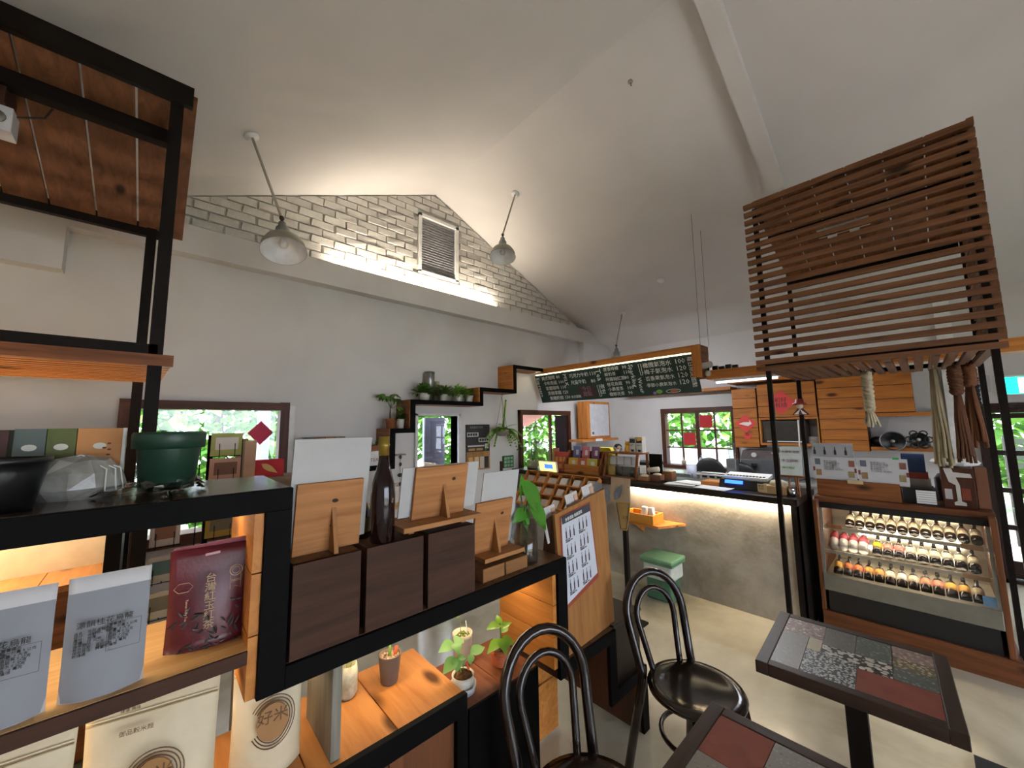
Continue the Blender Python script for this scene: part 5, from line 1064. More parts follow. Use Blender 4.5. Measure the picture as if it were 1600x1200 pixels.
# black pans on the shelf
def pan(label, y, z, r_, knob):
    t = thing('black_pan', label, 'pan', (6.05, y, z - r_)); x = 5.99
    build('disc', MB().lathe([(0, 0), (r_ * .9, .0), (r_, .03), (r_ * .96, .03), (r_ * .85, .008), (0, .008)], 28, (x + .03, y, z), basis((-1, 0, -.15))), BLACKP, t, True); build('rim', MB().tube([(x, y + r_ * math.cos(i * PI / 12), z + r_ * math.sin(i * PI / 12)) for i in range(24)], .006, 6, True), M('#8a8a8a' if not knob else '#202020', .3, .5), t, True)
    build('knob', MB().ball((x - .012, y, z), .018), M('#a9a9a9', .3, .6), t, True)
    if knob:
        for i in range(6): a = i * PI / 3; build('scallop', MB().tube([(x, y + r_ * 1.05 * math.cos(a) + .03 * math.cos(q * PI / 4), z + r_ * 1.05 * math.sin(a) + .03 * math.sin(q * PI / 4)) for q in range(8)], .007, 5, True), BLACKP, t, True)
pan('round black pan lid with a steel rim leaning on the plate shelf', .235, 1.41, .105, False); pan('scallop edged black trivet leaning beside the pan lid', .035, 1.43, .07, True)
t = thing('white_wraps', 'crumpled white wrapped bundle on the plate shelf', 'bundle', (6.15, -.08, 1.341)); build('cloth', MB().ball((6.15, -.07, 1.40), (.08, .08, .06), 9, 6), WHITE, t)
tag(build('dark_pot_lid', MB().ball((6.2, .34, 1.40), (.1, .1, .06)), BLACKP, None, True), 'dark pot at the left end of the plate shelf', 'pot')
# corner cabinet on the gable wall
t = thing('corner_cabinet', 'small wooden wall cabinet with a white door in the kitchen corner', 'cabinet', (5.6, 3.9, 1.40)); build('carcass', B(5.25, 5.93, 3.80, 3.995, 1.40, 2.03), PINE_Z, t, bev=.003); cdr = build('door', B(5.33, 5.88, 3.788, 3.80, 1.44, 1.985), M('#c9c8cb', .5), t, bev=.002); build('shelf', B(5.0, 6.05, 3.72, 3.995, 1.355, 1.395), PINE_X, t); build('thermometer', B(5.34, 5.42, 3.78, 3.788, 1.44, 1.53), WHITE, cdr); build('thermometer_screen', B(5.355, 5.405, 3.777, 3.78, 1.47, 1.515), M('#4a4d52', .4), cdr); build('label', B(5.36, 5.55, 3.712, 3.72, 1.36, 1.40), PAPER, t)
# back counter and machines
tag(build('back_counter', MB().box(5.75, 6.39, .0, 3.95, .86, .90).box(5.8, 6.39, .05, 3.9, 0, .86), M('#a5a19b', .4), None), 'back counter along the kitchen wall', 'counter')
t = thing('espresso_machine', 'grey steel espresso machine on the back counter', 'coffee machine', (5.95, 1.4, .90)); GS = M('#7d7f82', .3, .6)
build('body', MB().prism([(5.8, 1.1, .90), (6.2, 1.1, .90), (6.2, 1.1, 1.26), (5.95, 1.1, 1.26), (5.8, 1.1, 1.15)], (0, .62, 0)), GS, t, bev=.006); build('rail', MB().tube([(5.9, 1.12, 1.30), (5.9, 1.70, 1.30)], .006, 6), BLACKP, t)
for y in (1.25, 1.55): build('gauge', MB().cyl((5.795, y, 1.21), (5.83, y, 1.21), .03, n=12), M('#c0c0be', .3), t); build('group_head', MB().cyl((5.78, y, 1.05), (5.78, y, 1.10), .035, n=12), BLACKP, t, True)
t = thing('coffee_grinder', 'tall clear and steel grinder behind the register', 'grinder', (4.95, 1.55, .95)); build('body', B(4.9, 5.02, 1.5, 1.6, .95, 1.22), M('#8b8f92', .25, .7), t, bev=.008); build('hopper', MB().lathe([(.035, 1.22), (.05, 1.40), (.045, 1.40), (.03, 1.23)], 16, (4.96, 1.55, 0)), VASEG, t, True)
t = thing('stool_back', 'black rounded chair back behind the counter', 'chair', (5.3, 1.95, 0)); build('backrest', MB().ball((5.3, 1.93, 1.0), (.04, .19, .19), 24, 14), BLACKP, t, True); build('seat', MB().lathe([(.2, .55), (.22, .58), (.2, .62), (0, .62)], 20, (5.42, 1.93, 0)), BLACKP, t, True); build('column', MB().cyl((5.42, 1.93, 0.02), (5.42, 1.93, .56), .03, n=10), STEEL, t); build('base', MB().lathe([(.22, 0), (.22, .02), (0, .03)], 20, (5.42, 1.93, 0)), STEEL, t); build('spine', MB().tube([(5.42, 1.93, .57), (5.32, 1.93, .6), (5.31, 1.93, .9)], .02, 8), STEEL, t)
t = thing('stool_back', 'second black chair back nearer the grinder', 'chair', (5.55, 1.62, 0)); build('backrest', MB().ball((5.5, 1.62, .98), (.04, .17, .15), 24, 14), BLACKP, t, True); build('column', MB().cyl((5.56, 1.62, 0.0), (5.53, 1.62, .9), .03, n=10), STEEL, t); build('base', MB().lathe([(.2, 0), (.2, .02), (0, .03)], 20, (5.56, 1.62, 0)), STEEL, t)
for y, x, col, h, lab in ((2.70, 6.33, '#b9a58c', .09, 'small brown pot on the kitchen window sill'), (2.42, 6.33, '#c7ccd6', .14, 'white pump bottle on the kitchen window sill')):
    t = thing('sill_pot', lab, 'pot', (x, y, .956)); build('body', MB().lathe([(.03, .956), (.04, .956 + h * .7), (.02, .956 + h), (0, .956 + h)], 16, (x, y, 0)), M(col, .4), t, True); build('spout', MB().cyl((x, y, .956 + h), (x, y, .99 + h), .005, n=6), M(col, .4), t)
t = thing('label_printer', 'white and black printer on the work table behind the sweets boxes', 'printer', (4.8, 2.5, .95)); build('body', B(4.68, 4.95, 2.38, 2.68, .95, 1.10), WHITE, t, bev=.01); build('lid', B(4.68, 4.95, 2.38, 2.68, 1.10, 1.14), BLACKP, t, bev=.008); 
tag(build('steel_sink', MB().box(4.75, 5.1, 1.95, 2.30, .95, 1.03), M('#b4b6ba', .25, .7), None, bev=.01), 'steel tub on the work table behind the menu sheets', 'tub')
tag(build('white_jug', MB().lathe([(.05, .95), (.06, 1.12), (.055, 1.12), (0, .96)], 18, (4.85, 1.98, 0)), M('#c4c6d6', .4), None, True), 'translucent white jug behind the menu sheets', 'jug')
# no smoking plate and exit sign
t = thing('no_smoking_sign', 'white no smoking plate on the wall left of the exit sign', 'sign', (6.38, -.45, 1.92)); build('plate', B(6.385, 6.398, -.53, -.37, 1.92, 2.10), M('#bdb9bb', .5), t); build('ring', MB().tube([(6.383, -.45 + .05 * math.cos(i * PI / 12), 2.0 + .05 * math.sin(i * PI / 12)) for i in range(24)], .006, 5, True), M('#3a2a2c', .5), t); build('slash', MB().tube([(6.383, -.415, 2.035), (6.383, -.485, 1.965)], .006, 5), M('#3a2a2c', .5), t); build('cigarette', B(6.381, 6.384, -.485, -.415, 1.992, 2.006), M('#3a2a2c', .5), t); text('lettering', '禁止吸菸', .022, (6.384, -.405, 2.065), (0, -1, 0), (0, 0, 1), INK, t)
t = thing('exit_sign', 'lit green running man exit sign above the entrance', 'exit sign', (6.36, -.78, 1.89)); build('case', B(6.34, 6.398, -.98, -.59, 1.88, 2.08), WHITE, t); build('panel', B(6.334, 6.34, -.97, -.60, 1.89, 2.06), emit('#19b89a', 1.6), t); WE = emit('#d9fff2', 2.0)
build('door_symbol', B(6.330, 6.334, -.86, -.70, 1.895, 2.05), WE, t); GR = emit('#19b89a', 1.2); build('running_man', MB().ball((6.328, -.765, 2.03), (.003, .014, .014)).tube([(6.328, -.77, 2.01), (6.328, -.785, 1.96), (6.328, -.76, 1.935), (6.328, -.77, 1.905)], .008, 5).tube([(6.328, -.785, 1.96), (6.328, -.815, 1.94), (6.328, -.84, 1.945)], .008, 5).tube([(6.328, -.75, 1.975), (6.328, -.77, 2.005), (6.328, -.81, 1.99)], .006, 5), GR, t)
# ------------------------------------------------------------------ refrigerated display case
dc = thing('display_fridge', 'wood clad refrigerated glass display case full of bottles', 'display case', (4.3, .2, 0)); ya, yb = .645, -.245
FW = wood('#7d4a2a', '#54301a', 'Y', .5); FWZ = wood('#7d4a2a', '#54301a', 'Z', .5)
build('plinth', B(3.98, 4.75, -.30, .67, 0, .15), FW, dc, bev=.003); build('black_grille', B(4.005, 4.02, yb + .02, ya - .02, .15, .31), BLACKP, dc)
build('side_cheek', B(3.99, 4.75, ya, .672, .15, 1.0), FWZ, dc, bev=.003); build('side_cheek', B(3.99, 4.75, -.275, yb, .15, 1.0), FWZ, dc, bev=.003)
build('steel_sill', B(3.985, 4.06, yb, ya, .31, .43), M('#8a8578', .35, .5), dc, bev=.004); build('back_wall', B(4.66, 4.70, yb, ya, .15, .98), M('#c9c1ae', .5), dc); build('floor_tray', B(4.05, 4.66, yb, ya, .38, .40), M('#c9c1ae', .4), dc)
build('top_board', B(4.10, 4.75, -.28, .675, .975, 1.02), FW, dc, bev=.003); build('header', B(4.09, 4.13, yb, ya, .93, .975), BLACKP, dc)
build('front_glass', MB().prism([(4.0, yb + .01, .43), (4.105, yb + .01, .93), (4.109, yb + .01, .93), (4.004, yb + .01, .43)], (0, ya - yb - .02, 0)), GLASS, dc)
for y in (yb, ya - .018): build('glass_edge', MB().prism([(3.995, y, .43), (4.10, y, .935), (4.12, y, .935), (4.015, y, .43)], (0, .018, 0)), M('#9b9a90', .3, .5), dc)
for x0, z in ((4.16, .765), (4.10, .585)): build('glass_shelf', B(x0, 4.66, yb + .01, ya - .01, z, z + .008), VASEG, dc); build('shelf_lip', B(x0 - .012, x0, yb + .01, ya - .01, z - .012, z + .012), M('#b9b39f', .3, .4), dc)
build('price_tag', B(4.085, 4.09, -.22, -.10, .57, .60), M('#b08a5a', .6), dc); build('price_tag', B(4.145, 4.15, -.21, -.11, .75, .785), M('#b08a5a', .6), dc); build('price_tag', B(4.145, 4.15, .52, .62, .76, .79), M('#a5673a', .6), dc); build('blue_sticker', MB().prism([(4.0, -.23, .44), (4.0, -.17, .44), (4.014, -.17, .50), (4.014, -.23, .50)], (-.003, 0, 0)), M('#56748a', .6), dc)
for (x, z, pw) in ((4.16, .925, .62), (4.19, .758, .36), (4.13, .578, .32)):
    tag(build('light_tube', B(x, x + .012, -.13, .52, z, z + .008), emit('#fff0cc', 5), dc)); area('case_lamp', (x + .006, .2, z - .004), (0, math.radians(-20), 0), .012, .65, pw, WARM2)
for z in (.835, .632): build('light_tube', B(4.642, 4.656, -.137, .47, z, z + .014), emit('#fff3d6', 4), dc); area('case_rear_lamp', (4.64, .17, z + .007), (0, R90, 0), .014, .6, .55, WARM2)
_bm = {}
def wine(label, x, y, z, lab, group, tilt=27, s=1.0, cap='#2a2320', body='#20140f', jar=False):
    A = Vector((math.cos(math.radians(tilt)), 0, math.sin(math.radians(tilt)))); Rm = basis(A, (0, 1, 0)); t = thing('bottle', label, 'bottle', (x, y, z), group, rz=0)
    def bm(nm, prof, mat):
        k = (nm, tuple(prof), mat.name, tilt)
        if k not in _bm: _bm[k] = MB().lathe(prof, 16, (0, 0, 0), Rm).mesh(nm, mat, True)
        return link(nm, _bm[k], t)
    if jar: bm('glass_body', [(0, .004), (.028 * s, 0), (.031 * s, .004), (.031 * s, .15 * s), (.02 * s, .165 * s)], M('#b9b2ac', .3)); bm('red_band', [(.0316 * s, .09 * s), (.0316 * s, .15 * s)], M(lab, .5)); bm('cap', [(.02 * s, .16 * s), (.02 * s, .19 * s), (0, .19 * s)], M('#8a3038', .4))
    else: bm('glass_body', [(0, .006), (.026 * s, 0), (.030 * s, .004), (.030 * s, .12 * s), (.022 * s, .145 * s), (.011 * s, .165 * s), (.0105 * s, .2 * s)], M(body, .12)); bm('paper_label', [(.0306 * s, .052 * s), (.0306 * s, .116 * s)], M(lab, .6)); bm('cap', [(.0115 * s, .185 * s), (.0115 * s, .225 * s), (0, .225 * s)], M(cap, .4))
    return t
cn2 = ('first', 'second', 'third', 'fourth', 'fifth', 'sixth', 'seventh', 'eighth', 'ninth', 'tenth', 'eleventh', 'twelfth', 'thirteenth', 'fourteenth')
for k in range(12): wine('dark bottle with a cream label on the top case shelf, %s from the left' % cn2[k], 4.20, .475 - k * .0605, .792, '#b3a78c', 'bottles on the top case shelf', s=.92)
r2 = ['jar'] * 4 + ['#d0a81f', '#d07a6a', '#cf7468', '#cdb9a0', '#d2bfa2', '#cdc0a8', '#cabfa8', '#c8bda6', '#c9bea8']
for k, c_ in enumerate(r2):
    y = .585 - k * .0605 - (.02 if k > 3 else 0)
    if c_ == 'jar': wine('white jar-like bottle with a red band on the middle case shelf, %s from the left' % cn2[k], 4.14, y, .615, '#a03a4a', 'bottles on the middle case shelf', jar=True, s=.95)
    else: wine('dark bottle with a %s label on the middle case shelf, %s from the left' % ({4: 'yellow', 5: 'pink', 6: 'pink'}.get(k, 'cream'), cn2[k]), 4.14, y, .613, c_, 'bottles on the middle case shelf', s=.96)
r3 = ['#c9952f', '#c96a35', '#cf6f3e', '#d08a3e', '#d0914a', '#d9c3a8', '#d8cfc0', '#d8c0a0', '#d08a6a', '#cf8268', '#d8a24a', '#d09a4a', '#b9a88a']
for k, c_ in enumerate(r3): wine('dark bottle with a %s label on the bottom of the case, %s from the left' % (('amber', 'orange', 'orange', 'amber', 'amber', 'cream', 'cream', 'cream', 'peach', 'peach', 'amber', 'amber', 'tan')[k], cn2[k]), 4.085, .565 - k * .0605, .425, c_, 'bottles on the bottom of the case', s=.94)
# on top of the case
tag(build('menu_box', MB().box(4.16, 4.18, .155, .655, 1.021, 1.155).box(4.18, 4.40, .155, .17, 1.021, 1.15).box(4.18, 4.40, .64, .655, 1.021, 1.15).box(4.38, 4.40, .17, .64, 1.021, 1.15), CED_Y, None, bev=.002), 'long wooden box on the display case holding the menus', 'box')
tag(build('paper_tag', B(4.155, 4.16, .36, .455, 1.135, 1.165), M('#c2ab82', .7), None), 'small tan tag on the long wooden box', 'tag')
def menu(label, y0, y1, z0, z1, x, hdr):
    t = thing('menu_card', label, 'menu', (x, (y0 + y1) / 2, z0), 'menus above the display case'); sh = build('sheet', B(x, x + .008, y0, y1, z0, z1), M('#c4c2c2', .7, var=.03), t)
    for k, (a, b, col) in enumerate(((.06, .80, '#66697a'), (.07, .33, '#94744a'), (.84, .76, '#8f5a4c'), (.82, .30, '#93835a'))): u = y1 - (y1 - y0) * a; build('picture', B(x - .002, x, u - .036, u, z0 + (z1 - z0) * b - .028, z0 + (z1 - z0) * b + .022), M(col, .6), sh)
    for a in (.0, .955): build('red_mark', B(x - .002, x, y1 - (y1 - y0) * a - .014, y1 - (y1 - y0) * a, z0 + .07, z0 + .105), M('#7a3a38', .6), sh)
    text('lettering', '梅酒 利口酒\n手作果醬 禮盒\n古早味桑椹汁\n健康醋飲 六入\n天然釀造 無添加', .017, (x - .001, y1 - (y1 - y0) * .26, z1 - .04), (0, -1, 0), (0, 0, 1), M('#8f8d90', .8), sh)
    if hdr:
        hd = build('header', B(x + .008, x + .016, y0 + .01, y1 - .005, z1 - .01, z1 + .115), M('#a9a9af', .7), t)
        for k in range(4): u = y1 - .02 - k * .068; build('bottle_picture', MB().prism([(x + .007, u + a, z1 + b) for a, b in ((-.008, .02), (.008, .02), (.008, .05), (.003, .065), (.003, .085), (-.003, .085), (-.003, .065), (-.008, .05))], (-.001, 0, 0)), M('#3a3034', .6), hd)
menu('left printed menu sheet with a bottle header above the display case', .395, .675, 1.15, 1.34, 4.19, True); menu('right printed menu sheet above the display case', .10, .385, 1.14, 1.345, 4.185, False)
tag(build('green_clip', B(4.18, 4.20, .145, .18, 1.34, 1.355), M('#3fae5a', .5), None), 'green clip on the right menu sheet', 'clip')
t = thing('napkin_box', 'dark box with a stack of white napkins on the display case', 'box', (4.2, .06, 1.021)); build('box', B(4.18, 4.32, -.03, .145, 1.021, 1.135), BLACKP, t); 
for k in range(6): build('napkin', B(4.165, 4.18, -.025, .075, 1.03 + k * .016, 1.043 + k * .016), PAPER, t)
t = thing('wooden_dispenser', 'brown wooden dispenser with a white F-shaped cut on the display case', 'dispenser', (4.25, -.14, 1.021)); build('body', B(4.17, 4.34, -.215, -.06, 1.021, 1.30), wood('#5b3220', '#3d2014', 'Z', .5, False), t, bev=.003)
build('white_shape', MB().prism([(4.169, a, b) for a, b in ((-.075, 1.295), (-.115, 1.295), (-.12, 1.27), (-.2, 1.262), (-.205, 1.235), (-.13, 1.235), (-.145, 1.18), (-.145, 1.07), (-.165, 1.06), (-.165, 1.04), (-.11, 1.04), (-.11, 1.06), (-.125, 1.07), (-.125, 1.18), (-.095, 1.20))], (-.002, 0, 0)), M('#cfc9c2', .6), t)
build('paper_window', B(4.167, 4.17, -.105, -.07, 1.08, 1.15), M('#b9b5b2', .6), t); build('red_print', B(4.167, 4.17, -.19, -.15, 1.08, 1.16), M('#8a3a24', .6), t)
tag(build('tissue_pack', MB().ball((4.32, -.14, 1.33), (.1, .13, .035), 9, 6), PAPER, None), 'crumpled white tissues on top of the wooden dispenser', 'tissues'); tag(build('carton_box', B(4.25, 4.45, -.28, -.225, 1.021, 1.30), M('#7a4c30', .7), None), 'brown carton at the right end of the display case', 'carton')
t = thing('drink_stack', 'stack of small boxes and cartons behind the right menu', 'boxes', (4.42, .08, 1.021))
for k, (col, h) in enumerate((('#2b2b30', .10), ('#b8b2a8', .06), ('#a84a3a', .05), ('#2f4a78', .14))): z = 1.021 + (0, .10, .16, .21)[k]; build('carton', B(4.42, 4.52, -.02 + .01 * k, .14, z, z + h), M(col, .6), t)
tag(build('tall_jar', MB().lathe([(.05, 1.021), (.055, 1.18), (.03, 1.22), (0, 1.22)], 16, (4.55, -.08, 0)), M('#8b8f98', .2), None, True), 'glass jar behind the wooden dispenser', 'jar')
# ------------------------------------------------------------------ bin and sign stand in front of the counter
t = thing('pedal_bin', 'pale bin with a green lid and a white liner beside the counter', 'bin', (3.62, 1.80, 0)); build('body', MB().prism([(3.52, 1.69, 0), (3.74, 1.69, 0), (3.74, 1.93, 0), (3.52, 1.93, 0)], (0, 0, .30)), M('#3f6b52', .5), t, bev=.02); build('liner', MB().prism([(3.50, 1.67, .19), (3.76, 1.67, .19), (3.76, 1.95, .19), (3.50, 1.95, .19)], (0, 0, .16)), M('#b9c0bb', .5), t, bev=.02); build('lid', MB().prism([(3.48, 1.65, .35), (3.78, 1.65, .35), (3.78, 1.97, .35), (3.48, 1.97, .35)], (0, 0, .035)), M('#6f9a78', .45), t, bev=.012); build('lid_rim', MB().prism([(3.485, 1.655, .33), (3.775, 1.655, .33), (3.775, 1.965, .33), (3.485, 1.965, .33)], (0, 0, .02)), M('#5a8464', .45), t)
t = thing('sign_stand', 'dark floor post carrying the leaf board and framed notice', 'stand', (2.96, 1.79, 0)); build('post', B(2.94, 2.975, 1.77, 1.805, 0, 1.14), STEELM, t); build('foot', B(2.85, 3.07, 1.68, 1.90, 0, .015), STEELM, t)
t = thing('leaf_board', 'tan board with a grey leaf print behind the wine list', 'board', (2.92, 1.80, .97)); build('panel', MB().obox((2.925, 1.80, 1.08), (.012, .18, .21), rot('Y', 6)), M('#b59a7a', .7), t); build('leaf_print', MB().leaf((2.905, 1.85, 1.0), (0, -.6, 1), (-1, 0, .1), .16, .06, 0, 0, 6), M('#777b82', .7), t)
t = thing('framed_notice', 'tan notice with a black border tilted below the leaf board', 'notice', (2.9, 1.76, .75)); P_ = [Vector((2.90, 1.835, .99)), Vector((2.90, 1.695, 1.0)), Vector((2.90, 1.74, .765)), Vector((2.90, 1.80, .755))]; build('panel', MB().prism(P_, (.008, 0, 0)), M('#b5904f', .7), t); c_ = sum(P_, Vector()) / 4; build('border', MB().tube([c_ + (p - c_) * .88 + Vector((-.002, 0, 0)) for p in P_], .003, 5, True), INK, t); text('lettering', '公告', .03, (2.896, 1.775, .86), (0, -1, 0), (0, 0, 1), INK, t)
for k, (y, z, lab) in enumerate(((2.03, 1.07, 'grey rounded paper shape left of the leaf board'), (1.96, 1.02, 'smaller grey paper shape touching the leaf board'))):
    tag(build('paper_shape', MB().prism([(2.93, y + .045 * math.cos(i * PI / 8) * (1.15 if i % 4 else .9), z + .06 * math.sin(i * PI / 8)) for i in range(16)], (.006, 0, 0)).obox((2.933, y, (z - .05) / 2), (.006, .015, z - .05)), M('#8d9196', .7), None), lab, 'paper shape')
for k, (x, z, lab) in enumerate(((1.42, 1.235, 'pale card stuck behind the left top of the wine list board'), (1.60, 1.275, 'pale card standing behind the middle top of the wine list board'), (1.74, 1.30, 'pale card standing behind the right top of the wine list board'))):
    t = thing('pale_card', lab, 'card', (x, 1.26, z - .1)); build('card', MB().obox((x, 1.262, z - .06), (.10, .004, .16), rot('X', -8) @ rot('Y', -8)), M('#c9c4c0', .7), t); build('pink_strip', MB().obox((x + .03, 1.2585, z - .05), (.03, .002, .12), rot('X', -8) @ rot('Y', -8)), M('#c9a08a', .7), t)
# ================================================================== slatted steel towers
SLAT_X = wood('#875a3d', '#553521', 'X', .6); SLAT_Y = wood('#875a3d', '#553521', 'Y', .6)
lt = thing('slatted_tower', 'steel framed tower with a slatted wooden box above the display case', 'shelf tower', (3.61, .215, 0))
for x, y in ((3.12, .70), (4.10, .705), (3.12, -.29), (4.10, -.31)): build('post', B(x - .014, x + .014, y - .014, y + .014, 0, 3.2), STEELM, lt)
for z in (2.035, 3.18):
    for y in (.70, -.29): build('frame_bar', B(3.12, 4.12, y - .015, y + .015, z - .015, z + .015), STEELM, lt)
    for x in (3.12, 4.10): build('frame_bar', B(x - .015, x + .015, -.29, .70, z - .015, z + .015), STEELM, lt)
sm = B(-.013, .013, -.545, .545, -.0165, .0165).mesh('slat', SLAT_Y); sm2 = B(-.50, .50, -.013, .013, -.0185, .0185).mesh('side_slat', SLAT_X); sm3 = B(-.51, .51, -.02, .02, -.011, .011).mesh('floor_slat', SLAT_X)
o0 = ORG[lt.name]
for k in range(20):
    o = link('slat', sm, lt); o.location = Vector((3.085, .215, 2.06 + k * .0610)) - o0
    o = link('side_slat', sm2, lt); o.location = Vector((3.61, -.322, 2.09 + k * .0610)) - o0
for k in range(16): o = link('floor_slat', sm3, lt); o.location = Vector((3.61, .70 - k * .0655, 2.012)) - o0
build('front_fascia', B(3.07, 3.10, -.33, .76, 1.998, 2.03), SLAT_Y, lt)
ang = math.atan2(.33, 1.02)
def rplank(t, a, b, y0, y1, x0, z0, x1, z1, mat): build('roof_plank', MB().prism([(x0, y0, z0), (x1, y0, z1), (x1, y0, z1 + .02), (x0, y0, z0 + .02)], (0, y1 - y0, 0)), mat, t)
for k in range(6): rplank(lt, 0, 0, -.32 + k * .172, -.155 + k * .172, 3.10, 3.235, 4.12, 2.905, CED_X)
build('roof_beam', B(3.45, 3.49, -.29, .70, 3.06, 3.10), STEELM, lt); build('roof_beam', B(4.08, 4.12, -.29, .70, 2.85, 2.90), STEELM, lt)
t = thing('tower_lamp', 'white square lamp fixed under the roof of the slatted tower', 'lamp', (3.5, .25, 2.95)); build('tray', B(3.44, 3.54, .12, .40, 3.0, 3.03), WHITEG, t); build('bulb', MB().ball((3.49, .20, 2.98), .028), INW, t, True); build('bulb', MB().ball((3.49, .32, 2.98), .028), INW, t, True)
# the twin tower on the left
tw = thing('plank_roof_tower', 'steel framed tower with a sloping plank roof at the left edge', 'shelf tower', (-.5, 2.8, 0))
for x, y in ((-.026, 2.32), (-.105, 3.28), (-1.05, 2.32), (-1.05, 3.28)): build('post', B(x - .024, x + .024, y - .02, y + .02, 0, 3.22 if y < 3 else 2.94), STEELM, tw)
build('roof_rim', B(-1.1, .03, 2.28, 2.31, 3.21, 3.31), STEELM, tw); build('roof_rim', B(-1.1, -.06, 3.27, 3.31, 2.89, 2.97), STEELM, tw); build('roof_beam', B(-1.08, -.03, 2.50, 2.56, 3.11, 3.18), STEELM, tw)
for a, b in ((-1.08, -.885), (-.875, -.70), (-.69, -.535), (-.525, -.352), (-.342, -.176), (-.166, .045)):
    build('roof_plank', MB().prism([(a, 2.29, 3.255), (a, 3.31, 2.925), (a, 3.31, 2.945), (a, 2.29, 3.275)], (b - a, 0, 0)), wood('#80553a', '#553420', 'Y', .6), tw)
for y in (2.32, 3.28): build('frame_bar', B(-1.08, -.02 if y < 3 else -.1, y - .02, y + .02, 1.985, 2.03), STEELM, tw)
build('fascia', B(-1.08, .035, 2.29, 2.32, 1.935, 1.985), CED_X, tw)
for k in range(13): build('shelf_slat', B(-1.08, .03 - .003 * k, 2.34 + k * .074, 2.375 + k * .074, 1.945, 1.97), PINE_X, tw)
t = thing('square_downlight', 'white framed square downlight under the plank roof', 'lamp', (-.57, 2.6, 2.95)); build('frame', MB().obox((-.585, 2.6, 2.985), (.09, .10, .11)), M('#cfcdd2', .4), t, bev=.004); build('reflector', MB().ball((-.585, 2.55, 2.985), (.03, .008, .03)), M('#8a8880', .2, .5), t, True); build('wire', MB().tube([(-.54, 2.6, 3.03), (-.46, 2.58, 3.06), (-.44, 2.57, 3.11), (-.47, 2.6, 3.16)], .004, 5), BLACKP, t); build('bracket', B(-.66, -.56, 2.52, 2.68, 3.04, 3.20), DARKW_X, t)
# warm reading lamp on the bench lights the shelf from below
# macrame hangings
def macrame(label, x, y, z0, z1, r_, col, seed, braid=0, n=12):
    t = thing('macrame_hanging', label, 'macrame', (x, y, z1), 'macrame hung from the slatted tower'); R_ = random.Random(seed); cm_ = M(col, .95)
    build('loop', MB().tube([(x, y, z0 - .03), (x + .012, y, z0), (x, y, z0 + .02), (x - .012, y, z0)], .004, 5, True), cm_, t)
    zb = z0 - (z0 - z1) * braid
    if braid:
        for q in range(2): build('braid', MB().tube([(x + r_ * .45 * math.cos(i * 1.1 + q * PI), y + r_ * .6 * math.sin(i * 1.1 + q * PI), z0 - .02 - (z0 - zb - .02) * i / 26) for i in range(27)], r_ * .62, 7), cm_, t, True)
    for k in range(n):
        a = 2 * PI * k / n; st = zb if braid else z0 - .02; sp = r_ * R_.uniform(.5, 1.25); e = z1 + R_.uniform(0, .10) * (z0 - z1)
        build('strand', MB().tube([(x + .3 * r_ * math.cos(a), y + .3 * r_ * math.sin(a), st), (x + .6 * sp * math.cos(a), y + .7 * sp * math.sin(a), st + (e - st) * .4), (x + .8 * sp * math.cos(a + .2), y + 1.0 * sp * math.sin(a + .2), st + (e - st) * .75), (x + sp * math.cos(a + .1), y + 1.2 * sp * math.sin(a + .1), e)], r_ * .27, 5), cm_, t, True)
macrame('cream braided macrame hanging nearest the red diamond', 3.57, .232, 1.995, 1.60, .028, '#b9ab90', 1, .72)
macrame('long cream stranded macrame hanging in the middle', 3.72, -.083, 1.995, 1.335, .034, '#a8997a', 2, 0, 14)
macrame('rust brown macrame hanging beside the long cream one', 3.70, -.170, 1.995, 1.37, .030, '#5a3620', 3, .3, 14)
macrame('wide russet macrame hanging next to the right post', 3.74, -.228, 1.995, 1.46, .032, '#6a4026', 4, .25, 14)
macrame('thin black macrame cord at the right post', 3.90, -.262, 1.995, 1.70, .014, '#1c1b1d', 5, .9, 6)
t = thing('doll_magnet', 'small red hatted doll magnet on the rear tower post', 'magnet', (4.07, .705, 1.66)); build('hat', MB().lathe([(.05, 1.79), (.05, 1.80), (.03, 1.805), (.028, 1.835), (0, 1.84)], 14, (4.06, .705, 0)), M('#8e2a26', .6), t, True); build('face', MB().ball((4.06, .705, 1.775), .024), M('#d8c0aa', .6), t, True); build('robe', MB().prism([(4.06, .645, 1.70), (4.06, .765, 1.70), (4.06, .72, 1.76), (4.06, .69, 1.76)], (.015, 0, 0)), M('#5b2a30', .7), t); build('collar', MB().prism([(4.057, .66, 1.705), (4.057, .69, 1.705), (4.057, .705, 1.75)], (.003, 0, 0)).prism([(4.057, .72, 1.705), (4.057, .75, 1.705), (4.057, .705, 1.75)], (.003, 0, 0)), PAPER, t)
tag(build('power_lead', MB().tube([(4.09, .73, 1.66), (4.085, .735, 1.5), (4.085, .74, 1.40), (4.085, .80, 1.36), (4.085, .95, 1.36)], .006, 6), WHITE, None, True), 'white power lead hanging down by the rear tower post', 'power lead')
